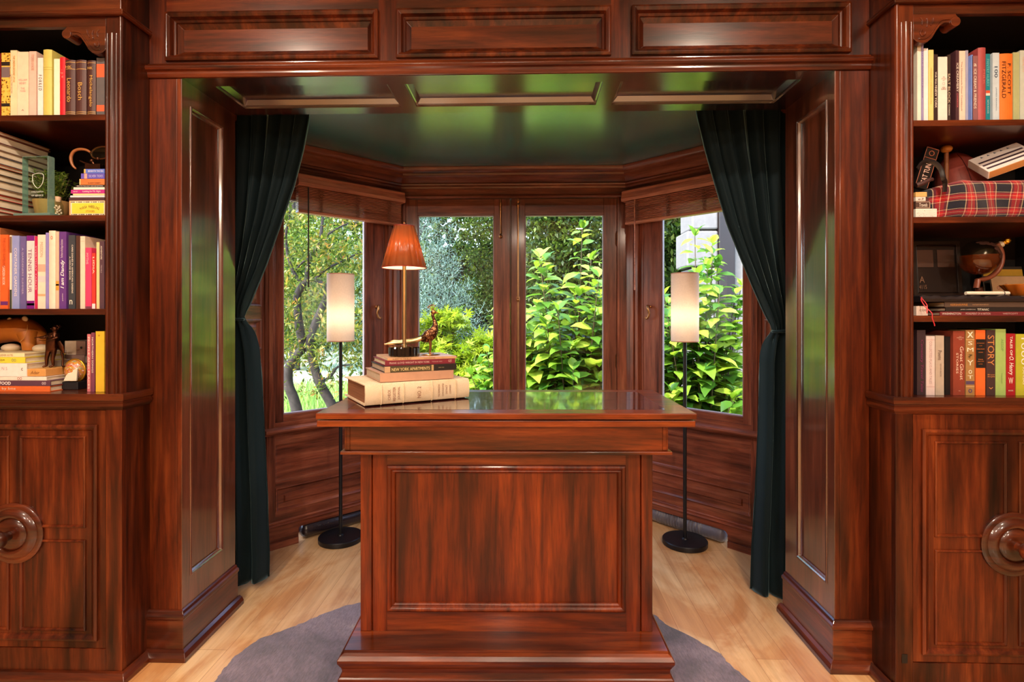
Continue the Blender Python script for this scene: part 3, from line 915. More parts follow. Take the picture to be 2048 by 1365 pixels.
# ------------------------------------------------------------------ books
IN = 1.475
def book(label, W, H, D, col, texts=(), bands=(), hard=True, loc=(0, 0, 0), rot=(0, 0, 0), group=None, bulge=0.0, page=None, parts=True, rough=0.45, name='book', mat=None):
    """local: x thickness 0..W, y depth from the spine 0..D, z height 0..H"""
    r = thing(name, label, 'book', loc, rot, group)
    th = 0.0026 if hard else 0.0009
    lip = 0.004 if hard else 0.0006
    m = MB()
    out = []
    n = 6
    for k in range(n + 1):
        x = W * k / n
        out.append((x, -bulge * math.sin(PI * k / n)))
    inn = [(W - th, th if bulge == 0 else 0.004), (th, th if bulge == 0 else 0.004)]
    polyc = out + [(W, D), (W - th, D)] + inn + [(th, D), (0, D)]
    m.prism(polyc, 0, H, 'z')
    cv = m.build('cover', mat or colmat(*col, rough), r)
    pg = MB().box(th + 0.0001, W - th - 0.0001, th + 0.003, D - lip, lip, H - lip)
    pg.build('pages', page or M['pages'], r)
    for z0, z1, bc in bands:
        b = MB().box(0.0004 * (bulge == 0), W - 0.0004 * (bulge == 0), -bulge - 0.0003, 0.001, H * z0, H * z1) if bulge == 0 else \
            MB().prism([(x, y - 0.0003) for x, y in out] + [(W, 0.0012), (0, 0.0012)], H * z0, H * z1, 'z')
        b.build('spine_label', colmat(*bc), cv)
    for tx in texts:
        s, d, tc, zc, ln, xc, hh = tx[:7]
        sh = tx[7] if len(tx) > 7 else 0.0
        bo = tx[8] if len(tx) > 8 else 0.0
        X, Y = {'d': ((0, 0, -1), (1, 0, 0)), 'u': ((0, 0, 1), (-1, 0, 0)), 'h': ((1, 0, 0), (0, 0, 1))}[d]
        y = -bulge * math.sin(PI * min(0.95, max(0.05, xc))) - 0.0008
        if d == 'h':
            lettering(cv, s, colmat(*tc), (W * xc, y - bulge * 0.1, H * zc), X, Y, W * ln, H * hh, sh, bold=bo)
        else:
            lettering(cv, s, colmat(*tc), (W * xc, y - bulge * 0.1, H * zc), X, Y, H * ln, W * hh, sh, bold=bo)
    return r

def shelf_row(rows, zs, Yf, group, depth=0.17):
    """upright books; px0, px1, top y, colour, label, options"""
    prev = -9 if rows[0][0] < 1000 else IN + 0.001
    for r in rows:
        px0, px1, yt, col, label = r[:5]
        op = dict(r[5]) if len(r) > 5 else {}
        Y = Yf + op.pop('dy', 0.0)
        a, b = at(px0, yt, Y), at(px1, yt, Y)
        x0, x1 = a.x, b.x
        if x1 < 0:
            x1 = min(x1, -IN - 0.001)
        if x0 < prev + 0.0008:
            x0 = prev + 0.0008
        prev = x1
        lean = op.pop('lean', 0.0)
        H = (a.z + b.z) / 2 - zs
        book(label, max(0.006, x1 - x0), H, op.pop('D', depth), col, loc=(x0, Y, zs + 0.0006), rot=(0, lean, 0), group=group, **op)

def stacked(label, px0, px1, ytop, ybot, Y, col, D, group, zb, yaw=0.0, **kw):
    """book lying flat, spine to the room, its base at height zb"""
    a, b = at(px0, ybot, Y), at(px1, ybot, Y)
    T = (ybot - ytop) * Y / F_PX * 0.99
    L = b.x - a.x
    book(label, T, L, D, col, loc=(b.x, Y, zb + 0.0004), rot=(0, -PI / 2, yaw), group=group, **kw)
    return zb + T + 0.0008

# ------------------------------------------------------------------ books on the desk
AL = math.radians(32.0)
led = thing('ledger', 'thick cream canvas ledger under the stack of books on the desk', 'book', (-0.513, 1.974, DZ + 0.0032), (0, 0, AL))
LL, LD, LT = 0.432, 0.335, 0.080
m = MB()
pr = []
for k in range(9):                                  # rounded spine section in y/z, bulging to the front
    a = -PI / 2 + PI * k / 8
    pr.append((0.012 - 0.014 * max(0, math.cos(a)) ** 0.7, LT / 2 + (LT / 2) * math.sin(a)))
sec = pr + [(LD, LT), (LD, LT - 0.004), (0.012, LT - 0.004)] + [(0.007, LT / 2)] + [(0.012, 0.004), (LD, 0.004), (LD, 0.0)]
m.prism(sec, 0, LL, 'x')
t = NT('cream canvas'); M['canvas'] = t.m
wv = t.noise(t.coords((420, 60, 420)), 1.0, 3)
st_ = t.noise(t.coords((9, 9, 9)), 1.0, 5)
t.l(t.mix(1.0, t.ramp(wv, [(0.3, rgb(214, 190, 158)), (0.7, rgb(236, 216, 186))]), t.ramp(st_, [(0.32, (0.86, 0.78, 0.68, 1)), (0.5, (1, 1, 1, 1))]), 'MULTIPLY'), t.bsdf.inputs['Base Color'])
t.set(Roughness=0.8); t.bump(wv, 0.2, 0.0006)
cv = m.build('cover', M['canvas'], led, smooth=35)
t = NT('old ledger page edges'); 
t.l(t.ramp(t.noise(t.coords((3, 3, 500)), 1.0, 3), [(0.3, rgb(120, 74, 50)), (0.7, rgb(160, 108, 76))]), t.bsdf.inputs['Base Color']); t.set(Roughness=0.7)
MB().box(0.012, LL - 0.012, 0.013, LD - 0.012, 0.0042, LT - 0.0042).build('pages', t.m, led)
for x in (0.062, 0.150, 0.268, 0.372):
    MB().tube([(x, y - 0.0012, z) for y, z in pr], 0.0026, 8).build('spine_band', M['canvas'], cv, smooth=60)
INK = colmat(150, 98, 80)
for s, x, w, h, z in (('CHECK', 0.091, 0.040, 0.011, 0.038), ('REGISTER', 0.111, 0.054, 0.011, 0.040), ('JOURNAL', 0.130, 0.050, 0.011, 0.042), ('NO. 2', 0.212, 0.044, 0.015, 0.040),
                      ('THE FARMINGTON', 0.296, 0.050, 0.0075, 0.040), ('CONSOLIDATED', 0.313, 0.052, 0.0075, 0.042), ('DISTRICT', 0.329, 0.036, 0.0075, 0.042), ('COMPANY', 0.345, 0.036, 0.0075, 0.042)):
    lettering(cv, s, INK, (x, -0.0030, z), (0, 0, 1), (-1, 0, 0), w, h)
ZB = DZ + 0.0032 + LT + 0.0026
def lying(label, x, y, L, D, T, ang, z, col, **kw):
    d = Vector((math.cos(ang), math.sin(ang)))
    book(label, T, L, D, col, loc=(x + d.x * L, y + d.y * L, z), rot=(0, -PI / 2, ang), group='books stacked on the ledger', **kw)
    return z + T + 0.0005
z = lying('blank tan book at the bottom of the small stack on the ledger', -0.476, 2.042, 0.303, 0.272, 0.034, math.radians(28.5), ZB, (196, 150, 122), page=M['page_line'])
z = lying('black and gold spined book below the dark red one on the desk', -0.464, 2.062, 0.298, 0.262, 0.0245, math.radians(27.5), z, (34, 26, 22), page=M['page_line'],
          bands=[(0.925, 1.0, (196, 160, 122)), (0.36, 0.925, (74, 62, 34)), (0.33, 0.36, (190, 160, 110))],
          texts=[('NEW YORK APARTMENTS', 'd', (236, 214, 150), 0.645, 0.52, 0.47, 0.50), ('NEW YORK', 'd', (200, 180, 130), 0.22, 0.08, 0.5, 0.12)])
z = lying('dark red book second from the top of the desk stack', -0.468, 2.085, 0.292, 0.250, 0.0205, math.radians(26.5), z, (128, 34, 48),
          texts=[('FRANK LLOYD WRIGHT IN NEW YORK', 'd', (226, 190, 180), 0.66, 0.56, 0.5, 0.38), ('THE PLAZA YEARS', 'd', (206, 160, 156), 0.27, 0.15, 0.5, 0.22), ('G|S', 'd', (226, 190, 180), 0.08, 0.05, 0.5, 0.6)])
z = lying('thin tan book on top of the desk stack under the lamp', -0.460, 2.090, 0.288, 0.245, 0.0095, math.radians(26.0), z, (206, 160, 118), hard=False,
          texts=[('ALBERT TO THE BLUE', 'd', (96, 54, 34), 0.80, 0.26, 0.5, 0.6), ('LOST CHAPTER', 'd', (150, 104, 70), 0.40, 0.16, 0.5, 0.5)])
ZS = z + 0.0004

# ------------------------------------------------------------------ desk lamp
LX, LY = -0.418, 2.200
dl = thing('desk_lamp', 'brass stemmed table lamp with a red pleated shade on the book stack', 'lamp', (LX, LY, ZS))
t = NT('black cut glass'); t.set(Base_Color=rgb(14, 8, 8), Roughness=0.04, Coat_Weight=1.0, Specular_IOR_Level=0.7); M['blackglass'] = t.m
fl_ = lambda a, r, zz: 1.0 - 0.05 * abs(math.sin(9 * a)) ** 2 if r > 0.03 else 1.0
b = MB().lathe([(0.0, 0.0), (0.060, 0.0), (0.064, 0.003), (0.064, 0.034), (0.061, 0.039), (0.012, 0.040)], n=144, flute=fl_).build('base', M['blackglass'], dl, smooth=25)
MB().lathe([(0.0105, 0.0402), (0.0105, 0.046), (0.0075, 0.048), (0.0075, 0.40), (0.011, 0.405), (0.011, 0.44), (0.0, 0.44)], n=20).build('pole', M['brass_pale'], dl, smooth=40)
S0, S1 = 0.368, 0.541
NP = 16
def pleat(a, r, zz):
    p = (a * NP / (2 * PI)) % 1.0
    return 1.0 - 0.035 * (1 - abs(2 * p - 1)) ** 2
t = NT('red pleated shade'); M['redshade'] = t.m
df = t.n('ShaderNodeBsdfDiffuse'); df.inputs['Color'].default_value = rgb(206, 112, 64)
tl = t.n('ShaderNodeBsdfTranslucent'); tl.inputs['Color'].default_value = rgb(255, 176, 108)
gl = t.n('ShaderNodeBsdfGlossy'); gl.inputs['Roughness'].default_value = 0.26
m1 = t.n('ShaderNodeMixShader'); m1.inputs[0].default_value = 0.62
t.l(df.outputs[0], m1.inputs[1]); t.l(tl.outputs[0], m1.inputs[2])
m2 = t.n('ShaderNodeMixShader')
fr_ = t.n('ShaderNodeFresnel'); fr_.inputs['IOR'].default_value = 1.5
t.l(fr_.outputs[0], m2.inputs[0]); t.l(m1.outputs[0], m2.inputs[1]); t.l(gl.outputs[0], m2.inputs[2])
t.l(m2.outputs[0], t.out.inputs['Surface'])
sh = MB().lathe([(0.0935, S0), (0.0440, S1)], n=160, flute=pleat)
sh.f = sh.f[:160]; sh.mi = sh.mi[:160]
shade = sh.build('lamp_shade', M['redshade'], dl, smooth=20, solid=0.0008)
ln = MB().lathe([(0.0895, S0 + 0.0005), (0.0405, S1 - 0.002)], n=64)
ln.f = ln.f[:64]; ln.mi = ln.mi[:64]
ln.build('lining', shade_mat('cream shade lining', rgb(250, 236, 206), rgb(250, 220, 160), 0.3), shade, smooth=40)
for rr, zz in ((0.0925, S0), (0.0432, S1)):
    m = MB()
    m.tube([(rr * math.cos(2 * PI * k / 48), rr * math.sin(2 * PI * k / 48), zz) for k in range(49)], 0.0018, 6, cap=False)
    m.build('trim_ring', colmat(150, 40, 24), shade, smooth=60)
m = MB()
m.tube([(0.0, 0, 0.44), (0.0, 0, 0.548), (0, 0, 0.553)], [0.002, 0.002, 0.005], 8).ball((0, 0, 0.558), 0.006, 12, 8)
for k in range(3):
    a = 2.1 * k
    m.tube([(0, 0, S1 - 0.004), (0.042 * math.cos(a), 0.042 * math.sin(a), S1 - 0.002)], 0.0014, 6)
m.build('finial', M['bronze'], dl, smooth=60)

# ------------------------------------------------------------------ peacock figurine
BXp, BYp = -0.326, 2.262
pk = thing('peacock_figurine', 'brass peacock figurine with a long tail behind the table lamp', 'figurine', (BXp, BYp, ZS))
t = NT('chased brass feathers'); M['feather'] = t.m
vo = t.n('ShaderNodeTexVoronoi'); vo.inputs['Scale'].default_value = 130
t.l(t.coords((1, 1, 1), False), vo.inputs['Vector'])
t.l(t.ramp(vo.outputs['Distance'], [(0.1, rgb(186, 134, 92)), (0.6, rgb(78, 46, 30))]), t.bsdf.inputs['Base Color'])
t.set(Metallic=0.85, Roughness=0.36); t.bump(vo.outputs['Distance'], 0.6, 0.003)
PS = 0.98
m = MB()
rot = Matrix.Rotation(math.radians(-38), 3, 'Y')
m.tube([(-0.035, 0, 0.062), (-0.020, 0, 0.070), (-0.004, 0, 0.080), (0.012, 0, 0.092), (0.022, 0, 0.108), (0.027, 0, 0.126), (0.025, 0, 0.144), (0.019, 0, 0.160), (0.016, 0, 0.172), (0.018, 0, 0.182)],
       [0.006, 0.020, 0.0265, 0.025, 0.019, 0.0125, 0.0085, 0.0068, 0.0066, 0.004], 16)
bd = m.build('body', M['feather'], pk, smooth=60)
m = MB().ball((0.020, 0, 0.183), (0.012, 0.009, 0.010), 14, 10)
m.tube([(0.028, 0, 0.183), (0.037, 0, 0.180), (0.042, 0, 0.176)], [0.005, 0.0028, 0.0006], 8)
hd_ = m.build('head', M['brass'], bd, smooth=60)
m = MB()
for k in range(5):
    a = -0.9 + 0.32 * k
    e = Vector((0.016 + 0.024 * math.sin(a), 0.002 * (k - 2), 0.190 + 0.024 * math.cos(a)))
    m.tube([(0.017, 0, 0.190), e], [0.0008, 0.0012], 6).ball(e, 0.0036, 8, 6)
m.build('crest', M['brass'], hd_, smooth=60)
for s in (-1, 1):
    m = MB().tube([(0.004, s * 0.010, 0.066), (0.007, s * 0.012, 0.040), (0.004, s * 0.012, 0.012), (0.005, s * 0.012, 0.006)], [0.0065, 0.0035, 0.0026, 0.004], 8)
    for a in (-0.5, 0.0, 0.5):
        m.tube([(0.005, s * 0.012, 0.006), (0.005 + 0.018 * math.cos(a), s * 0.012 + 0.012 * math.sin(a), 0.005)], [0.0026, 0.0016], 6)
    m.build('leg', M['brass'], pk, smooth=60)
MB().lathe([(0.0, 0), (0.040, 0), (0.041, 0.002), (0.038, 0.005), (0.0, 0.006)], (0.006, 0, 0), 28).build('base', M['brass'], pk, smooth=40)
m = MB()
for k in range(5):
    oy = (k - 2) * 0.006
    m.tube([(-0.022, oy * 0.4, 0.074 + 0.002 * k), (-0.055, oy, 0.062 + 0.001 * k), (-0.10, oy * 1.5, 0.054 + 0.004 * (k % 2)), (-0.15, oy * 1.8, 0.050 + 0.004 * (k % 3)), (-0.186, oy * 2, 0.047 - 0.003 * (k % 2))],
           [0.008, 0.011, 0.010, 0.008, 0.002], 10, sx=0.6)
m.build('tail', M['brass_pale'], bd, smooth=60)
# ------------------------------------------------------------------ bookcases
BF = 1.93
Z1L, Z2L, Z3L, ZLG = 2.113, 1.737, 1.386, 1.071
Z1R, Z2R, Z3R = 2.062, 1.715, 1.360
IN, OUTX, BCX = 1.475, 2.165, 1.82
def bookcase(s, shelves, label):
    r = thing('built_in_bookcase', label, 'bookcase', (s * BCX, BF, 0))
    X = Matrix.Diagonal((s, 1, 1, 1))
    def mk():
        m = MB(); m.xf = X
        return m
    def pb(m, nm, mats, par=None, bev=0.002, **k):
        return m.build(nm, mats, par or r, world=True, bevel=bev, **k)
    YBK = BF + 0.40
    m = mk()
    m.box(PW + 0.001, PW + 0.025, BF + 0.024, YBK, 0, 2.86, 0).box(2.21, 2.232, BF + 0.024, YBK, 0, 2.86, 0)
    m.box(PW + 0.03, 2.21, BF + 0.024, YBK, 0.1, 0.12, 0)
    pb(m, 'carcass', [M['wood_v']])
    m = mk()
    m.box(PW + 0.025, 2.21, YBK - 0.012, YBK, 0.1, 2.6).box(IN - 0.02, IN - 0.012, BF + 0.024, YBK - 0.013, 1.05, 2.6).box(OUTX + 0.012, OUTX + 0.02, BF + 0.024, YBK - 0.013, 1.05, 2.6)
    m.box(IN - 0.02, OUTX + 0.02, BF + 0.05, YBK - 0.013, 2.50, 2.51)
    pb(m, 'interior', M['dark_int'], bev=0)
    for x0, x1 in ((PW + 0.001, IN), (OUTX, 2.232)):
        m = mk()
        m.box(x0, x1, BF + 0.004, BF + 0.024, ZLG, 2.475)
        d = x1 - x0
        for c_, rr in ((0.11, 0.0065), (0.36, 0.007), (0.60, 0.0135), (0.90, 0.007)):
            c0 = x0 + d * (c_ if x0 < 2 else 1 - c_)
            zt = 2.475 if c_ in (0.11,) else 2.335
            m.tube([(c0, BF + 0.005, ZLG + 0.03 - (0.03 if c_ == 0.11 else 0)), (c0, BF + 0.005, ZLG + 0.04), (c0, BF + 0.005, zt - 0.012), (c0, BF + 0.007, zt)], [rr * 0.7, rr, rr, rr * 0.4], 12)
        pb(m, 'stile', [M['wood_v']], bev=0, smooth=40)
    m = mk()
    m.box(IN, OUTX, BF + 0.006, BF + 0.026, 2.440, 2.476, 0)
    m.box(PW + 0.001, 2.232, BF - 0.004, BF + 0.024, 2.476, 2.86, 0)
    m.xf = X
    m.sweep([(PW - 0.002, BF + 0.15), (PW - 0.002, BF - 0.004), (2.235, BF - 0.004)], [(0, 2.474), (0.007, 2.476), (0.011, 2.481), (0.007, 2.486), (0.010, 2.491), (0.006, 2.496), (0, 2.498)], m=0, flip=1)
    pb(m, 'frieze', [M['wood_h']])
    # carved brackets in the upper corners: scroll, S-curve and incised leaf
    for side in (0, 1):
        m = mk()
        def q(a, z):
            return (IN + a if side == 0 else OUTX - a, z)
        cur = [(0.0, 2.352), (0.012, 2.342), (0.03, 2.336), (0.05, 2.340), (0.066, 2.354), (0.080, 2.378), (0.094, 2.398), (0.110, 2.408), (0.126, 2.408),
               (0.132, 2.398), (0.144, 2.392), (0.156, 2.398), (0.160, 2.412), (0.156, 2.428), (0.148, 2.4395), (0.0, 2.4395)]
        m.prism([q(a, z) for a, z in cur], BF + 0.003, BF + 0.030, 'y')
        c0 = q(0.145, 2.410)
        m.tube([(c0[0], BF - 0.002, c0[1]), (c0[0], BF + 0.05, c0[1])], 0.0175, 20)
        for lst, rr in (([(0.018, 2.352), (0.042, 2.352), (0.062, 2.370), (0.078, 2.394), (0.098, 2.416), (0.126, 2.420)], 0.003),
                        ([(0.030, 2.385), (0.024, 2.372), (0.030, 2.362), (0.040, 2.366), (0.042, 2.376)], 0.003),
                        ([(0.046, 2.392), (0.050, 2.410), (0.046, 2.424)], 0.0028), ([(0.060, 2.398), (0.068, 2.412), (0.070, 2.426)], 0.0028), ([(0.030, 2.400), (0.032, 2.416), (0.024, 2.426)], 0.0028)):
            m.tube([(q(a, z)[0], BF + 0.002, q(a, z)[1]) for a, z in lst], rr, 8)
        pb(m, 'carved_bracket', M['wood_h'], bev=0.002, smooth=40)
    for z in shelves:
        m = mk().box(IN - 0.011, OUTX + 0.011, BF + 0.008, YBK - 0.014, z - 0.022, z)
        pb(m, 'shelf', M['wood_h'])
    m = mk()
    m.box(PW + 0.001, 2.25, BF - 0.0, YBK - 0.014, ZLG - 0.026, ZLG, 0)
    m.sweep([(PW - 0.0005, BF + 0.14), (PW - 0.0005, BF), (2.25, BF)], [(0, ZLG), (0.016, ZLG), (0.018, ZLG - 0.012), (0.016, ZLG - 0.024), (0.009, ZLG - 0.027), (0.009, ZLG - 0.034), (0.014, ZLG - 0.037), (0.014, ZLG - 0.046), (0.004, ZLG - 0.058), (0, ZLG - 0.062)], m=0, flip=1)
    pb(m, 'ledge', [M['wood_h']], smooth=35, bev=0)
    m = mk()
    m.box(PW + 0.001, 1.472, BF, BF + 0.024, 0.0, ZLG - 0.03).box(2.168, 2.232, BF, BF + 0.024, 0.0, ZLG - 0.03)
    m.box(1.472, 2.168, BF, BF + 0.024, 0.0, 0.12)
    m.sweep([(PW - 0.002, BF + 0.14), (PW - 0.002, BF), (2.25, BF)], [(0, 0), (0.022, 0.0), (0.022, 0.016), (0.016, 0.028), (0.010, 0.036), (0, 0.04)], m=1, flip=1)
    pb(m, 'base_frame', [M['wood_v'], M['wood_h']])
    # the door: outer bead, four sunk panels, round boss
    m = MB(); m.xf = X @ frame((0, BF + 0.003, 0), (1, 0, 0), (0, 0, 1), (0, -1, 0))
    z0, z1 = 0.122, ZLG - 0.064
    hs = [(1.502, 0.150, 2.138, 0.955, [(0, 0), (0, 0.008), (0.009, 0.012), (0.018, 0.006), (0.024, 0.0)], 0)]
    m.panelled(2.166 - 1.474, z1 - z0, hs, 0.02, 1.474, z0)
    f0, f1 = len(m.f) - 6, len(m.f) - 5
    # replace the flat centre by the inner frame with its four panels
    hs4 = []
    br = [(0, 0), (0, 0.004), (0.005, 0.007), (0.010, 0.002), (0.014, -0.010), (0.020, -0.013)]
    for a0, a1 in ((1.548, 1.800), (1.840, 2.092)):
        for b0, b1 in ((0.185, 0.525), (0.570, 0.912)):
            hs4.append((a0, b0, a1, b1, br, 0))
    m2 = MB(); m2.xf = m.xf
    m2.panelled(2.113 - 1.527, 0.930 - 0.175, hs4, 0.016, 1.527, 0.175)
    m2.xf = None
    k = len(m.v)
    m.v += [(x, y - 0.001, z) for x, y, z in m2.v]; m.f += [tuple(i + k for i in f) for f in m2.f]; m.mi += m2.mi
    m.mi = [0] * len(m.mi)
    dr = pb(m, 'door', M['wood_v'], bev=0.001)
    ax = Matrix.Rotation(PI / 2, 3, 'X')
    m = MB().lathe([(0.113, -0.004), (0.113, 0.006), (0.104, 0.012), (0.094, 0.010), (0.090, 0.014), (0.080, 0.022), (0.068, 0.024), (0.062, 0.020), (0.060, 0.014), (0.056, 0.018), (0.046, 0.024), (0.028, 0.026), (0.0, 0.026)], (s * BCX, BF + 0.002, 0.548), 56, ax)
    pb(m, 'boss', M['wood_h'], dr, 0, smooth=50)
    m = MB().lathe([(0.018, 0.024), (0.016, 0.036), (0.022, 0.048), (0.032, 0.060), (0.034, 0.072), (0.028, 0.084), (0.016, 0.090), (0.0, 0.092)], (s * BCX, BF + 0.002, 0.548), 36, ax)
    pb(m, 'knob', M['wood_h'], dr, 0, smooth=60)
    if s > 0:
        m = mk().box(1.432, 1.452, BF - 0.0015, BF + 0.002, 0.118, 0.150)
        pb(m, 'cable_cutout', colmat(16, 12, 10), None, 0)
    return r
bookcase(-1, (Z1L, Z2L, Z3L), 'carved built-in bookcase holding the potted plant and the fiddler statuette')
bookcase(1, (Z1R, Z2R, Z3R), 'carved built-in bookcase holding the tartan bag and globe decanter')

YB_ = 1.962
W_, K_, GD = (240, 232, 218), (30, 22, 20), (206, 160, 84)
# gold and black floral spine
t = NT('gold and black floral cloth'); M['floral'] = t.m
vo = t.n('ShaderNodeTexVoronoi'); vo.inputs['Scale'].default_value = 120; t.l(t.coords((1, 1, 1)), vo.inputs['Vector'])
t.l(t.ramp(vo.outputs['Distance'], [(0.22, rgb(40, 26, 18)), (0.36, rgb(216, 166, 56)), (0.7, rgb(236, 196, 90))]), t.bsdf.inputs['Base Color']); t.set(Roughness=0.5)
g1 = 'books on the top shelf above the potted plant'
shelf_row([
    (-14, 2, 107, (112, 12, 20), 'dark red book beside the gold and black floral spine'),
    (3, 20, 106, (214, 164, 60), 'gold and black floral spined book on the top shelf', dict(mat=M['floral'], bands=[(0.80, 0.86, (36, 26, 24)), (0.62, 0.78, (120, 104, 110)), (0.17, 0.22, (36, 30, 26))])),
    (21, 34, 101, (240, 220, 180), 'cream book with gold writing beside the floral spine', dict(texts=[('THE UNDERGROUND ATLAS', 'd', (206, 150, 60), 0.72, 0.40, 0.55, 0.34), ('COLLECTED NOTES', 'd', (160, 130, 90), 0.5, 0.28, 0.2, 0.2)])),
    (34.5, 57, 104, (240, 218, 190), 'thick cream book with a small pink portrait on the spine', dict(texts=[('WILLIAM', 'h', (200, 150, 146), 0.57, 0.76, 0.5, 0.035), ('HENRY', 'h', (200, 150, 146), 0.52, 0.62, 0.5, 0.035), ('THE', 'h', (200, 150, 146), 0.44, 0.36, 0.5, 0.03), ('YOUNG', 'h', (200, 150, 146), 0.40, 0.5, 0.5, 0.03), ('A', 'h', (140, 100, 90), 0.11, 0.22, 0.5, 0.025)])),
    (58.5, 72.5, 103, (226, 192, 178), 'pale pink book beside the thick cream one', dict(texts=[('STORIES OF ROSE', 'd', (206, 160, 140), 0.83, 0.24, 0.5, 0.4)])),
    (75.5, 86, 116, (238, 230, 228), 'slim white book between the pale pink and lime green ones', dict(texts=[('F O R K E D', 'd', (60, 50, 56), 0.58, 0.26, 0.5, 0.6)])),
    (87, 104, 100, (208, 196, 104), 'tall lime green book beside the slim white ones', dict(bands=[(0.733, 0.738, (170, 150, 70)), (0.70, 0.704, (170, 150, 70))], bulge=0.003)),
    (108, 119.5, 118, (244, 236, 210), 'slim blank ivory book between the lime green and red ones'),
    (120, 130.5, 115, (206, 28, 44), 'bright red book beside the three brown art books', dict(bulge=0.002, texts=[('- o =', 'd', (230, 150, 140), 0.72, 0.14, 0.5, 0.4)])),
    (131, 151, 121, (72, 40, 38), 'brown art book with gilt writing nearest the red book', dict(bulge=0.005, bands=[(0.955, 0.962, GD), (0.835, 0.842, GD), (0.075, 0.083, GD), (0.045, 0.052, GD)], texts=[('Leonardo', 'd', GD, 0.46, 0.42, 0.5, 0.42), ('HK', 'h', GD, 0.87, 0.6, 0.45, 0.05)])),
    (152.5, 173, 121, (76, 44, 42), 'middle one of the three brown art books with gilt writing', dict(bulge=0.005, bands=[(0.955, 0.962, GD), (0.835, 0.842, GD), (0.075, 0.083, GD), (0.045, 0.052, GD)], texts=[('Bosch', 'd', GD, 0.44, 0.31, 0.5, 0.40)])),
    (175, 191.5, 122, (70, 38, 34), 'brown art book with gilt writing next to the orange banded one', dict(bulge=0.004, bands=[(0.955, 0.962, GD), (0.075, 0.083, GD), (0.045, 0.052, GD)], texts=[('Michelangelo', 'd', GD, 0.45, 0.56, 0.5, 0.46), ('HK', 'h', GD, 0.86, 0.6, 0.45, 0.05)])),
    (193, 209, 116, (92, 86, 88), 'grey book with two orange bands against the bookcase stile', dict(bands=[(0.67, 0.895, (226, 92, 54)), (0.09, 0.195, (226, 92, 54))])),
], Z1L, YB_, g1)

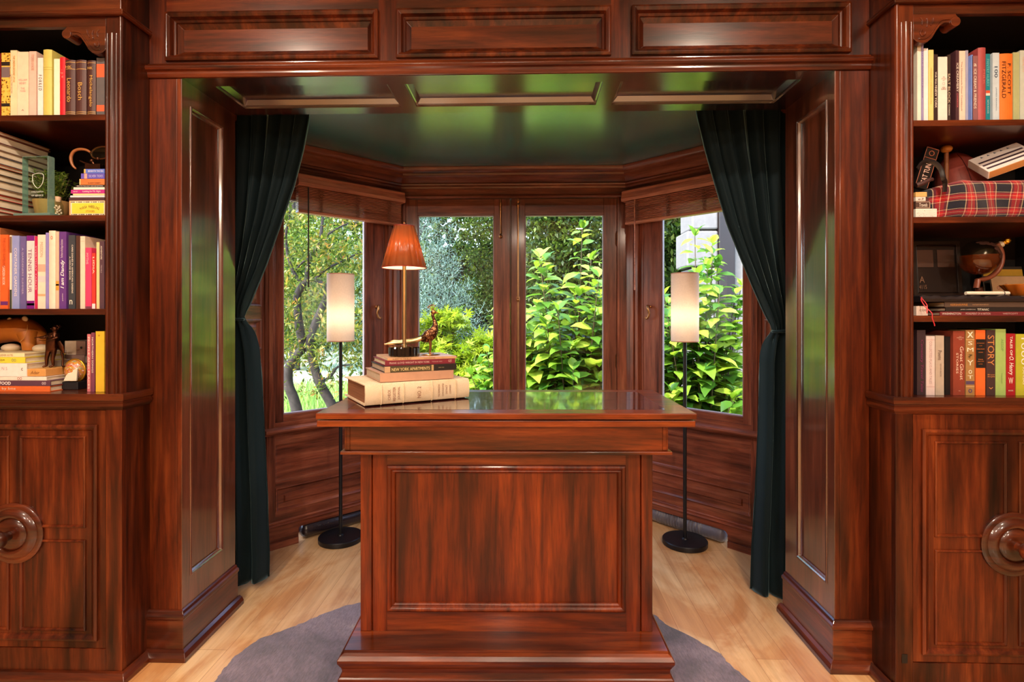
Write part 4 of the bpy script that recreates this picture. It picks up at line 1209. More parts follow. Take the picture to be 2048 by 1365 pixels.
g2 = 'books on the shelf below the potted plant'
WT = (236, 228, 232)
shelf_row([
    (-16, 0.5, 456, (214, 140, 90), 'tall peach book behind the orange garden book', dict(dy=0.01)),
    (1, 16, 470, (226, 98, 44), 'orange book with pale writing at the far end of its shelf', dict(texts=[('THE LOVED RAMBLING', 'd', (190, 80, 40), 0.76, 0.40, 0.5, 0.4), ('GARDEN BOOK', 'd', (240, 224, 210), 0.45, 0.26, 0.45, 0.34)], bands=[(0.05, 0.10, (100, 40, 110))])),
    (16.5, 23.5, 471, (232, 222, 208), 'thin white book with dark pictures beside the orange one', dict(bands=[(0.76, 0.98, (120, 100, 80)), (0.0, 0.26, (40, 60, 50))], dy=0.006)),
    (24.5, 38.5, 472, (140, 150, 208), 'periwinkle blue garden book beside the thin white one', dict(texts=[('CONTAINER GARDENS', 'd', WT, 0.50, 0.66, 0.5, 0.38)], dy=-0.002)),
    (40.5, 52, 473, (104, 92, 150), 'dusky violet book between the periwinkle and white ones', dict(texts=[('A GARDENERS SUMMER', 'd', (190, 180, 210), 0.52, 0.64, 0.45, 0.26)])),
    (53.5, 69, 472, (226, 212, 216), 'white book with purple ends and tall grey lettering', dict(bands=[(0.93, 1.0, (116, 20, 128)), (0.0, 0.11, (116, 20, 128)), (0.045, 0.075, (236, 220, 236))], texts=[('TENNIS HOUR', 'd', (136, 110, 140), 0.52, 0.60, 0.42, 0.48)])),
    (69.6, 75, 473, (192, 34, 84), 'slim crimson book beside the purple ended one', dict(texts=[('EVERYDAY TABLES', 'd', (236, 200, 210), 0.56, 0.6, 0.5, 0.4)])),
    (75.6, 91, 470, (230, 214, 196), 'cream book with flowers printed along the lower spine', dict(bands=[(0.50, 0.60, (206, 168, 150)), (0.36, 0.44, (206, 200, 206)), (0.17, 0.20, (214, 170, 130))], texts=[('MISSION', 'd', (190, 170, 150), 0.80, 0.2, 0.5, 0.4)])),
    (91.5, 97.8, 466, (140, 130, 200), 'slim lavender book leaning on the tall cream one'),
    (98.2, 111, 462, (232, 214, 196), 'tallest cream book with a small orange emblem near its top', dict(texts=[('o', 'h', (200, 110, 80), 0.91, 0.34, 0.5, 0.045)], bulge=0.002)),
    (111.6, 118, 464, (216, 182, 160), 'pinkish tan slim book beside the bright violet one', dict(bands=[(0.24, 0.36, (214, 150, 60)), (0.30, 0.32, (150, 70, 40))])),
    (118.6, 132.5, 464, (98, 56, 132), 'violet book with large white slanted lettering', dict(texts=[('I am Dandy', 'u', (246, 240, 246), 0.45, 0.37, 0.52, 0.62, 0.25, 0.01), ('The Return of the Elegant Gentleman', 'u', (226, 210, 232), 0.78, 0.24, 0.42, 0.4), ('gestalten', 'u', (226, 210, 232), 0.15, 0.10, 0.5, 0.2)], dy=-0.002)),
    (133.2, 136.5, 474, (28, 50, 150), 'thin blue book between the violet and slate ones', dict(dy=0.012)),
    (137, 150, 471, (58, 62, 70), 'slate grey book with white upright lettering', dict(texts=[('CARE DISHES IN AMERICAN GREENS', 'd', W_, 0.54, 0.66, 0.62, 0.22), ('A HOUSE BOOK', 'd', W_, 0.55, 0.32, 0.25, 0.2), ('n', 'h', W_, 0.09, 0.42, 0.4, 0.06)])),
    (150.6, 160, 472, (74, 44, 34), 'dark brown book beside the slate grey one', dict(dy=0.004)),
    (160.6, 170, 473, (230, 206, 186), 'cream book with a dotted top beside the pink one', dict(texts=[(': . : .', 'h', (110, 60, 50), 0.95, 0.7, 0.5, 0.05)])),
    (171, 183, 496, (226, 62, 108), 'hot pink book beside the small red one', dict(texts=[('MYTHS', 'd', (246, 190, 200), 0.82, 0.18, 0.32, 0.36)], bands=[(0.0, 0.04, (120, 60, 80))])),
    (184, 190.8, 507, (220, 60, 50), 'small red book with a white foot', dict(texts=[('LIDIA', 'd', W_, 0.78, 0.3, 0.5, 0.45)], bands=[(0.0, 0.09, (232, 226, 228))])),
    (193, 198.8, 485, (236, 204, 150), 'thin pale yellow book beside the dark mauve one'),
    (199.4, 208.5, 483, (84, 58, 70), 'dark mauve book against the bookcase stile', dict(texts=[('ADVENTURE', 'd', W_, 0.83, 0.2, 0.4, 0.3), ('TRAVELS', 'd', (190, 170, 176), 0.59, 0.12, 0.4, 0.26)])),
], Z3L, YB_, g2)

# bottom compartment: lying stack, wooden block with the statuette, painted egg, upright books
g3 = 'books lying in the stack beside the fiddler statuette'
YS = 1.965
z = ZLG
z = stacked('orange book at the bottom of the lying stack', -60, 100, 776.5, 788, YS, (226, 106, 50), 0.20, g3, z, texts=[('bite by bite', 'd', (248, 216, 186), 0.57, 0.29, 0.5, 0.56), ('-', 'd', (248, 216, 186), 0.80, 0.05, 0.5, 0.1)])
z = stacked('aubergine party book second from the bottom of the lying stack', -60, 101, 765, 776, YS, (92, 58, 76), 0.20, g3, z, texts=[('PARTY FOOD', 'd', (246, 234, 232), 0.64, 0.30, 0.5, 0.62, 0, 0.02), ('AUTUMNS', 'd', (236, 214, 214), 0.87, 0.12, 0.5, 0.4), ('oo', 'd', (220, 200, 206), 0.08, 0.05, 0.5, 0.5)])
z = stacked('white book with a small red picture in the lying stack', -60, 93, 757, 764.6, YS, (236, 220, 208), 0.20, g3, z, texts=[('OO', 'd', (150, 50, 50), 0.35, 0.06, 0.5, 0.8)])
zblk = z
z = stacked('thick white book with grey letters in the lying stack', -60, 53.5, 729, 756.4, YS, (238, 226, 222), 0.19, g3, z, texts=[('G A R D E N S', 'd', (190, 160, 160), 0.55, 0.42, 0.6, 0.24), ('c', 'd', (60, 40, 40), 0.08, 0.03, 0.55, 0.2)])
z = stacked('bright yellow book near the top of the lying stack', -60, 50, 716.5, 728.6, YS, (230, 210, 66), 0.18, g3, z, texts=[('MUSEUM', 'd', (90, 84, 40), 0.43, 0.12, 0.5, 0.3), ('OO', 'd', (70, 120, 120), 0.2, 0.08, 0.5, 0.5)])
z = stacked('pale cream book on top of the lying stack', -60, 49, 708.5, 716.2, YS, (236, 220, 176), 0.18, g3, z, texts=[('GARDENER NOTES', 'd', (150, 120, 90), 0.36, 0.3, 0.5, 0.5)])
a, b = at(54.5, 756, 1.97), at(92, 742, 1.97)
blk = tag(MB().box(a.x, b.x, 1.968, 2.075, zblk + 0.0005, zblk + 0.029).build('wooden_block', colmat(206, 150, 84), bevel=0.002), 'light wooden block under the fiddler statuette', 'block')
lettering(blk, 'Adair', colmat(120, 74, 40), ((a.x + b.x) / 2 - 0.004, 1.9675, zblk + 0.015), (1, 0, 0), (0, 0, 1), 0.035, 0.012, 0.3)
# books lying behind
g4 = 'grey books lying behind the statuette'
z = ZLG
for i, (x1, h, cc, lb) in enumerate(((178, 0.050, (150, 120, 110), 'lowest grey brown book lying behind the statuette'), (178, 0.036, (128, 100, 94), 'brown grey book in the middle of the pile behind the statuette'), (176, 0.036, (150, 118, 108), 'grey tan book near the top of the pile behind the statuette'), (140, 0.020, (214, 196, 184), 'pale book under the leather animal'))):
    p0, p1 = Vector((-2.15, 0, 0)), at(x1 - 6, 700, 2.17)
    book(lb, h, p1.x - p0.x - i * 0.004, 0.13, cc, loc=(p1.x - i * 0.002, 2.172, z + 0.0005), rot=(0, -PI / 2, 0), group=g4)
    z += h + 0.001
ZPILE = z
p0, p1 = at(126, 700, 2.18), at(172, 700, 2.18)
bx = thing('storage_box', 'cream and taupe storage box on the grey books behind the statuette', 'box', (p0.x, 2.175, ZPILE - 0.0205))
wd = p1.x - p0.x - 0.012
MB().box(0.012, 0.012 + wd * 0.56, 0, 0.10, 0, 0.058).build('lid', colmat(226, 204, 180), bx, bevel=0.001)
m = MB().box(0.0125 + wd * 0.56, 0.012 + wd, 0.001, 0.10, 0, 0.057); body_ = m.build('body', colmat(150, 116, 104), bx, bevel=0.001)
MB().ball((0.012 + wd * 0.82, -0.001, 0.030), (0.005, 0.002, 0.005), 12, 8).build('stud', colmat(30, 20, 20), body_, smooth=60)
# leather animal (seen from behind its shoulder)
an = thing('leather_animal', 'tan leather stitched animal with white paws lying on the shelf books', 'ornament', (-1.70, 2.16, ZPILE + 0.001))
def A(px, py, Y=2.16):
    p = at(px, py, Y); return (p.x + 1.70, Y - 2.16, p.z - ZPILE - 0.001)
m = MB()
m.tube([A(-18, 688), A(-10, 676), A(2, 664), A(28, 660), A(48, 661), A(66, 672), A(84, 688), A(97, 700)], [0.015, 0.036, 0.050, 0.050, 0.052, 0.048, 0.030, 0.008], 22)
m.tube([A(56, 668, 2.13), A(58, 688, 2.12), A(58, 700, 2.12)], [0.035, 0.024, 0.022], 16)
body = m.build('body', plain('saddle leather', rgb(200, 118, 44), 0.45, bumpy=0.15), an, smooth=60)
m = MB().tube([A(55, 650, 2.105), A(54, 662, 2.095), A(48, 676, 2.09), A(40, 684, 2.09)], 0.0012, 6)
m.build('seam', colmat(226, 160, 90), body, smooth=60)
for i, (px, py) in enumerate(((22, 696), (84, 697))):
    m = MB().ball(A(px, py, 2.12), (0.032, 0.03, 0.017), 16, 10)
    m.build('paw', colmat(232, 210, 178), an, smooth=60)
for px, py, r_ in ((50, 638, 0.5), (20, 641, 1.0)):
    m = MB().ball(A(px, py, 2.14), (0.013, 0.006, 0.011), 12, 8, Matrix.Rotation(r_, 3, 'Y'))
    m.build('ear', colmat(232, 206, 180), an, smooth=60)
# bronze fiddler
sx0 = (a.x + b.x) / 2 + 0.016
st = thing('fiddler_statuette', 'small bronze statuette of a fiddler in a tailcoat on a wooden block', 'statuette', (sx0, 2.02, zblk + 0.0297))
HS = 0.168
def S(x, z, y=0.0):
    return (x * HS, y * HS, z * HS)
sk = bpy.data.meshes.new('figure')
vv_ = [S(0.0, 0.50), S(0.0, 0.62), S(0.02, 0.76), S(0.05, 0.82), S(0.07, 0.885), S(-0.075, 0.40, -0.02), S(-0.11, 0.22, -0.03), S(-0.13, 0.04, -0.01), S(-0.19, 0.015, -0.06),
       S(0.05, 0.40, 0.0), S(0.03, 0.22, -0.03), S(0.02, 0.04, 0.0), S(-0.02, 0.015, -0.07), S(-0.09, 0.76, 0), S(-0.16, 0.68, -0.06), S(-0.24, 0.70, -0.08), S(0.12, 0.76, 0), S(0.20, 0.70, -0.08), S(0.11, 0.67, -0.13)]
ee_ = [(0, 1), (1, 2), (2, 3), (3, 4), (0, 5), (5, 6), (6, 7), (7, 8), (0, 9), (9, 10), (10, 11), (11, 12), (2, 13), (13, 14), (14, 15), (2, 16), (16, 17), (17, 18)]
sk.from_pydata(vv_, ee_, [])
fo = bpy.data.objects.new('figure', sk); COL.objects.link(fo); fo.parent = st
sk.materials.append(M['bronze'])
md = fo.modifiers.new('skin', 'SKIN')
for i, rr in enumerate((0.095, 0.10, 0.105, 0.036, 0.055, 0.06, 0.042, 0.03, 0.02, 0.055, 0.042, 0.03, 0.02, 0.038, 0.03, 0.02, 0.038, 0.03, 0.02)):
    sk.skin_vertices[0].data[i].radius = (rr * HS, rr * HS)
sk.skin_vertices[0].data[0].use_root = True
md = fo.modifiers.new('round', 'SUBSURF'); md.levels = 2; md.render_levels = 2
m = MB()
m.ball(S(0.075, 0.905, -0.01), (0.062 * HS, 0.062 * HS, 0.068 * HS), 16, 10)
m.ball(S(0.03, 0.90, -0.07), (0.016 * HS, 0.02 * HS, 0.014 * HS), 8, 6).ball(S(0.06, 0.87, -0.065), (0.026 * HS, 0.012 * HS, 0.008 * HS), 8, 6).ball(S(0.14, 0.90, 0.0), (0.012 * HS, 0.02 * HS, 0.022 * HS), 8, 6)
for k in range(9):
    m.ball(S(0.085 + 0.05 * math.cos(k * 0.9), 0.935 + 0.03 * math.sin(k * 1.3), 0.02 + 0.03 * math.sin(k * 2.0)), 0.028 * HS, 8, 6)
m.build('head', M['bronze'], fo, smooth=60)
m = MB()
for sgn in (-1, 1):
    m.tube([S(0.03 + 0.06 * sgn, 0.60, 0.05), S(0.05 + 0.09 * sgn, 0.46, 0.08), S(0.09 + 0.10 * sgn, 0.32, 0.09)], [0.07 * HS, 0.085 * HS, 0.02 * HS], 12, sx=0.5)
m.tube([S(0.14, 0.36, 0.09), S(0.16, 0.2, 0.10), S(0.17, 0.03, 0.08), S(0.25, 0.02, 0.05)], [0.03 * HS, 0.022 * HS, 0.022 * HS, 0.016 * HS], 8)
m.build('coat_tails', M['bronze'], fo, smooth=60)
m = MB().ball(S(0.06, 0.73, -0.13), (0.07 * HS, 0.02 * HS, 0.035 * HS), 14, 8).ball(S(-0.01, 0.735, -0.13), (0.05 * HS, 0.018 * HS, 0.028 * HS), 14, 8)
m.tube([S(-0.05, 0.735, -0.13), S(-0.30, 0.69, -0.13)], [0.014 * HS, 0.010 * HS], 8)
m.build('violin', M['bronze'], st, smooth=60)
m = MB().tube([S(-0.16, 0.63, -0.17), S(0.22, 0.64, -0.17)], 0.007 * HS, 6)
m.build('bow', M['bronze'], st, smooth=60)
# painted egg on its black block
pe = at(152, 771, 2.05)
eg = thing('painted_egg', 'gold rimmed painted egg ornament standing on a small black block', 'ornament', (pe.x, 2.05, ZLG + 0.0005))
MB().box(-0.032, 0.033, -0.03, 0.03, 0, 0.030).build('stand', colmat(24, 22, 26), eg, bevel=0.002)
t = NT('painted enamel scene'); 
nz = t.noise(t.coords((30, 30, 30)), 1.3, 3, 0.5, 1.5)
t.l(t.ramp(nz, [(0.36, rgb(226, 214, 200)), (0.46, rgb(170, 60, 40)), (0.52, rgb(206, 150, 50)), (0.60, rgb(120, 120, 80)), (0.66, rgb(236, 224, 206))]), t.bsdf.inputs['Base Color']); t.set(Roughness=0.25, Coat_Weight=0.5)
sh = MB().ball((0, 0, 0.072), (0.040, 0.030, 0.043), 28, 16).build('shell', t.m, eg, smooth=60)
m = MB().tube([(0.041 * math.cos(2 * PI * k / 40), -0.004, 0.072 + 0.044 * math.sin(2 * PI * k / 40)) for k in range(41)], 0.004, 8)
m.build('rim', colmat(214, 160, 50, 0.3, 0.8), sh, smooth=60)
m = MB().prism([(-0.022, 0.034), (0.03, 0.034), (0.034, 0.085), (0.018, 0.078), (0.012, 0.068), (-0.002, 0.066), (-0.012, 0.055)], -0.034, -0.026, 'y')
m.build('cliff_relief', colmat(236, 226, 204), sh, bevel=0.002)
g5 = 'upright books beside the painted egg'
shelf_row([
    (174.5, 181, 669, (196, 110, 120), 'thin red and white speckled book beside the painted egg', dict(mat=None, texts=[('PEOPLE AND PLACES', 'd', W_, 0.5, 0.9, 0.5, 0.5)])),
    (182.5, 189.5, 666, (120, 60, 84), 'thin plum book beside the yellow one on the bottom shelf', dict(texts=[('NORTHERN SONGS', 'd', W_, 0.62, 0.6, 0.4, 0.4)])),
    (191.5, 208.5, 663.5, (222, 178, 50), 'yellow book against the bookcase stile on the bottom shelf', dict(texts=[('o', 'h', (120, 90, 30), 0.93, 0.2, 0.4, 0.03)])),
], ZLG, YS, g5, 0.15)

# second shelf: magazines, glass plaque, potted plant, bottle, cigar box and small books
g6 = 'stack of books beside the glass plaque'
z = Z2L
cols = [(96, 60, 44), (170, 40, 40), (60, 52, 50), (190, 44, 40), (150, 120, 100), (80, 74, 72), (104, 76, 56), (36, 30, 30), (170, 96, 70), (90, 90, 98), (120, 90, 76), (140, 116, 100), (96, 40, 44), (160, 110, 84)]
ths = [0.018, 0.016, 0.030, 0.018, 0.022, 0.030, 0.022, 0.026, 0.014, 0.028, 0.024, 0.026, 0.030, 0.012]
names = ['chestnut', 'red', 'charcoal', 'scarlet', 'fawn', 'dark grey', 'umber', 'black', 'terracotta', 'slate', 'mocha', 'taupe', 'wine', 'tan leather']
pos = ['lowest', 'second from the bottom', 'third up', 'fourth up', 'fifth up', 'sixth up', 'seventh up', 'eighth up', 'ninth up', 'tenth up', 'fourth from the top', 'third from the top', 'second from the top', 'topmost']
for i, (c_, T) in enumerate(zip(cols, ths)):
    book('%s book with pale pages, %s of the pile beside the glass plaque' % (names[i], pos[i]), T, 0.235, 0.225, c_, loc=(-1.912 + random.uniform(-0.004, 0.003), 1.955, z + 0.0004), rot=(0, -PI / 2, 0), group=g6, page=M['pages'])
    z += T + 0.0006
gp = at(62, 430, 1.96)
pl = thing('glass_plaque', 'clear glass award plaque with an etched shield in front of the potted plant', 'award', (gp.x + 0.0, 1.975, Z2L + 0.0005), (0, 0, math.radians(-4)))
MB().box(-0.072, 0.082, -0.018, 0.055, 0, 0.012).build('base', M['glass_edge'], pl, bevel=0.003)
sl = MB().box(-0.054, 0.056, 0.0, 0.026, 0.0125, 0.232).build('slab', M['glass'], pl, bevel=0.003)
m = MB().box(0.0535, 0.0562, 0.0, 0.026, 0.013, 0.231).box(-0.0545, -0.0535, 0.002, 0.024, 0.013, 0.231).box(-0.054, 0.056, 0.002, 0.024, 0.2305, 0.2325)
m.build('edge', M['glass_edge'], sl)
sh_p = [(0.014 + 0.022 * x, 0.138 + 0.026 * y) for x, y in ((-1, 0.9), (0, 1.1), (1, 0.9), (1, 0), (0.7, -0.6), (0, -1.1), (-0.7, -0.6), (-1, 0), (-1, 0.9))]
m = MB().tube([(x, -0.0005, y) for x, y in sh_p], 0.0010, 6)
m.build('etched_shield', colmat(220, 230, 226), sl)
for i, tx in enumerate(('IN RECOGNITION', 'OF SERVICE')):
    lettering(sl, tx, colmat(214, 224, 220), (0.012, -0.0006, 0.096 - i * 0.014), (1, 0, 0), (0, 0, 1), 0.05, 0.006)
pp = at(97, 428, 2.085)
pot = thing('potted_plant', 'small leafy green plant in a tan pot behind the glass plaque', 'plant', (pp.x, 2.102, Z2L + 0.0005))
MB().lathe([(0.0, 0), (0.046, 0), (0.049, 0.004), (0.061, 0.082), (0.062, 0.086), (0.058, 0.086), (0.054, 0.07), (0.0, 0.07)], n=36).build('pot', plain('tan pot', rgb(206, 158, 96), 0.6), pot, smooth=40)
# foliage is added once the leaf maker exists (see the garden)
bp = at(127.5, 430, 2.02)
bt = thing('specimen_bottle', 'little corked glass bottle of shells beside the striped cigar box', 'bottle', (bp.x - 0.004, 2.0, Z2L + 0.0005))
MB().lathe([(0.0, 0), (0.015, 0), (0.016, 0.003), (0.016, 0.05), (0.010, 0.060), (0.009, 0.070)], n=24).build('body', M['glass'], bt, smooth=40)
m = MB()
for k in range(26):
    m.ball((0.010 * math.cos(k * 2.4) * (0.4 + 0.6 * (k % 3) / 2), 0.010 * math.sin(k * 2.4) * (0.4 + 0.6 * (k % 3) / 2), 0.005 + k * 0.0017), (0.004, 0.003, 0.0035), 7, 5)
o = m.build('shells', colmat(226, 196, 170), bt, smooth=60); o['kind'] = 'stuff'
MB().lathe([(0.0, 0.062), (0.0085, 0.062), (0.010, 0.082), (0.0, 0.082)], n=18).build('cork', colmat(206, 170, 140), bt, smooth=30)
a, b = at(138, 430, 1.968), at(209.5, 396, 1.968)
cb = thing('cigar_box', 'tan cigar box with a yellow front label under the pile of small books', 'box', ((a.x + b.x) / 2, 1.968, Z2L + 0.0005))
hw_ = (b.x - a.x) / 2
lid = MB().box(-hw_, hw_, 0, 0.13, 0, 0.060).build('box_body', colmat(214, 170, 126), cb, bevel=0.0015)
MB().box(-hw_ + 0.008, hw_ - 0.0005, -0.0006, 0.001, 0.004, 0.057).build('label_border', colmat(240, 226, 200), lid)
m = MB()
for i in range(14):
    x = -hw_ + 0.012 + i * (2 * hw_ - 0.016) / 13
    m.box(x - 0.0022 * (1 + i % 3), x + 0.0022, -0.0009, 0.0, 0.0055, 0.0085).box(x - 0.0022 * (1 + (i + 1) % 3), x + 0.0022, -0.0009, 0.0, 0.0525, 0.0555)
m.build('border_pattern', colmat(60, 40, 40), lid)
MB().box(-hw_ + 0.012, hw_ - 0.003, -0.0010, 0.0, 0.0105, 0.0505).build('label_panel', colmat(232, 208, 66), lid)
arc_t = 'MARSH WHEELING'
for i, ch in enumerate(arc_t):
    if ch != ' ':
        f = (i + 0.5) / len(arc_t) - 0.5
        lettering(lid, ch, colmat(70, 50, 30), (0.012 + f * 0.076, -0.0016, 0.037 - 0.020 * f * f * 4 * 0.5), (math.cos(f), 0, -math.sin(f)), (math.sin(f), 0, math.cos(f)), 0.0012 if ch == 'I' else 0.0042, 0.010)
lettering(lid, 'STOGIES', colmat(150, 90, 30), (0.014, -0.0016, 0.019), (1, 0, 0), (0, 0, 1), 0.034, 0.007)
g7 = 'small books piled on the cigar box'
z = Z2L + 0.0612
for px0, y0, y1, c_, lb, kw in (
    (138, 389.5, 396, (74, 46, 52), 'dark brown book lying directly on the cigar box', {}),
    (140.5, 385.5, 389.3, (196, 212, 222), 'thin pale blue booklet in the pile on the cigar box', dict(hard=False)),
    (146, 381.8, 385.3, (232, 204, 150), 'thin cream booklet in the pile on the cigar box', dict(hard=False)),
    (142, 374.2, 381.6, (182, 44, 132), 'magenta book in the pile on the cigar box', dict(texts=[('Looking for Mr. Right', 'd', WT, 0.38, 0.54, 0.5, 0.62), ('NEW ED.', 'd', WT, 0.86, 0.14, 0.5, 0.3)])),
    (147, 369.3, 374.0, (236, 226, 214), 'white booklet above the magenta book', dict(hard=False)),
    (151, 365, 369.1, (40, 26, 22), 'thin dark book with white writing above the white booklet', dict(hard=False, texts=[('TIPS FOR THE HOST AND HIS KITCHEN', 'd', WT, 0.5, 0.9, 0.5, 0.5)])),
    (159, 352.5, 364.8, (204, 118, 62), 'orange brown book below the two blue ones', dict(texts=[('BUNNY RABBIT', 'd', (90, 44, 26), 0.4, 0.5, 0.3, 0.22)], bands=[(0.96, 1.0, (230, 190, 130))])),
    (162, 341.5, 352.3, (96, 84, 186), 'violet blue book below the topmost blue one', dict(texts=[('SILVER TIDES', 'd', (190, 186, 230), 0.36, 0.6, 0.5, 0.46)], bands=[(0.74, 0.86, (214, 160, 150))])),
    (168, 332.5, 341.3, (92, 116, 206), 'blue book on top of the pile on the cigar box', dict(texts=[('BENEATH THE SEA', 'd', (236, 236, 246), 0.42, 0.74, 0.5, 0.4)], bands=[(0.92, 1.0, (226, 180, 90))])),
):
    z = stacked(lb, px0, 209, y0, y1, 1.975, c_, 0.105, g7, z, **kw)
mg = at(190, 325, 2.02)
mgl = thing('magnifying_glass', 'horn handled magnifying glass standing on top of the small book pile', 'magnifying glass', (mg.x, 2.02, z + 0.0005))
def G(px, py, Y=2.02):
    p = at(px, py, Y); return (p.x - mg.x, Y - 2.02, p.z - z - 0.0005)
zoff = 0
m = MB()
oc = G(203, 306)
ring = [(oc[0] + 0.050 * math.cos(2 * PI * k / 36), -0.012 * math.cos(2 * PI * k / 36), oc[2] + 0.024 * math.sin(2 * PI * k / 36)) for k in range(37)]
m.tube(ring, 0.0035, 8)
rg = m.build('rim', M['brass'], mgl, smooth=60)
m = MB().ball(oc, (0.048, 0.004, 0.022), 24, 8)
m.build('lens', M['glass'], rg, smooth=60)
m = MB().tube([G(181, 305), G(172, 300), G(158, 299), G(147, 304), G(142, 316), G(145, 330), G(152, 338)], [0.004, 0.005, 0.0055, 0.006, 0.006, 0.005, 0.003], 10)
m.build('handle', colmat(150, 92, 52, 0.3), mgl, smooth=60)
m = MB().ball(G(184, 322), 0.008, 12, 8).tube([G(160, 322), G(180, 329), G(206, 331)], [0.003, 0.004, 0.003], 8).tube([G(184, 322), G(188, 329)], 0.005, 8).ball(G(196, 318), 0.008, 12, 8)
zl = min(v[2] for v in m.v)
m.box(-0.03, 0.03, -0.012, 0.012, 0.0, max(0.002, zl + 0.006))
m.build('stand', M['bronze'], mgl, smooth=50)

# ------------------------------------------------------------------ the tartan bag bookcase
g8 = 'books on the top shelf above the tartan bag'
shelf_row([
    (1834.5, 1842, 78, (236, 228, 214), 'tall slim ivory book against the bookcase stile'),
    (1842.6, 1847, 87, (150, 140, 186), 'thin lavender book beside the tall slim ivory one', dict(texts=[('LITTLE GARDEN BOOK', 'd', (110, 80, 140), 0.6, 0.6, 0.5, 0.4)])),
    (1847.6, 1856, 97, (236, 230, 232), 'white book between the lavender and pale yellow ones'),
    (1857, 1867, 100, (232, 206, 130), 'pale yellow book near the start of the top shelf', dict(texts=[('MODERN WATERCOLORS', 'd', (196, 160, 80), 0.5, 0.5, 0.5, 0.24)])),
    (1867.6, 1875.5, 109, (50, 30, 28), 'narrow dark brown travel book beside the thick white one', dict(texts=[('Walk With Me', 'd', W_, 0.62, 0.24, 0.5, 0.4), ('NEW YORK', 'd', W_, 0.36, 0.30, 0.5, 0.5)])),
    (1876, 1894.5, 114, (236, 226, 216), 'thick white book with small red print on its spine', dict(texts=[('THE', 'h', (120, 70, 60), 0.69, 0.2, 0.6, 0.016), ('LITTLE', 'h', (120, 70, 60), 0.665, 0.5, 0.6, 0.02), ('ART', 'h', (120, 70, 60), 0.64, 0.24, 0.6, 0.016), ('o', 'h', (206, 190, 186), 0.59, 0.3, 0.6, 0.05), ('KEN', 'h', (120, 70, 60), 0.53, 0.3, 0.6, 0.02), ('BURNS', 'h', (120, 70, 60), 0.505, 0.5, 0.6, 0.02)])),
    (1895, 1901, 110, (54, 38, 32), 'dark brown cookery book with pale block letters', dict(texts=[('SALT BLOCK', 'd', (214, 196, 170), 0.5, 0.44, 0.5, 0.7), ('COOKING', 'd', W_, 0.18, 0.16, 0.5, 0.4)], D=0.15)),
    (1911.5, 1918, 101, (74, 44, 52), 'dark plum dessert book with white block letters', dict(texts=[('ICE CREAMERY', 'd', W_, 0.62, 0.4, 0.5, 0.6), ('COOKBOOK', 'd', (226, 110, 120), 0.3, 0.2, 0.5, 0.4)])),
    (1918.6, 1930.5, 102, (232, 208, 192), 'cream book with small writing beside the plum dessert book', dict(texts=[('The Homemade Flour Cookbook', 'd', (150, 110, 100), 0.5, 0.7, 0.4, 0.24)])),
    (1931, 1936.4, 101, (166, 166, 190), 'slim grey blue book with a pale spine mark', dict(dy=0.012)),
    (1937, 1944, 110, (118, 146, 220), 'bright blue book beside the slim grey blue one'),
    (1944.6, 1955.5, 112, (142, 94, 98), 'dusty mauve dessert book with white capitals', dict(texts=[('ICE CREAM & FRIENDS', 'd', W_, 0.5, 0.6, 0.5, 0.46), ('a', 'h', W_, 0.86, 0.5, 0.5, 0.04)])),
    (1956, 1971, 96, (170, 78, 80), 'tall dusty rose book with a rounded spine', dict(bulge=0.003, texts=[('MILK', 'd', (206, 120, 116), 0.6, 0.2, 0.7, 0.24)])),
    (1971.6, 1980, 108, (24, 130, 146), 'teal book with a red dish printed on the spine', dict(texts=[('PANTRY HURRY', 'd', (120, 200, 206), 0.72, 0.4, 0.45, 0.6), ('NATA ROUKES', 'd', (210, 230, 232), 0.22, 0.2, 0.5, 0.3)], bands=[(0.42, 0.46, (226, 80, 50)), (0.385, 0.42, (236, 220, 210))])),
    (1985.5, 1998.5, 106, (196, 214, 228), 'pale blue book numbered with large dark figures', dict(texts=[('100', 'd', (40, 60, 90), 0.72, 0.16, 0.5, 0.5), ('JAMES BEARDS', 'd', (110, 130, 160), 0.33, 0.34, 0.5, 0.2)])),
    (1999.2, 2025, 108, (232, 124, 48), 'wide orange book with black capital lettering', dict(bulge=0.003, texts=[('F. SCOTT', 'd', (70, 30, 16), 0.62, 0.46, 0.68, 0.24), ('FITZGERALD', 'd', (40, 24, 16), 0.61, 0.54, 0.28, 0.30)])),
    (2026.5, 2039, 105, (176, 184, 136), 'sage green book with pale leaf pattern'),
    (2040, 2056, 101, (196, 206, 198), 'pale grey green book at the edge of the top shelf', dict(texts=[('HEALTH', 'd', (226, 180, 160), 0.8, 0.2, 0.5, 0.4)])),
], Z1R, YB_, g8)
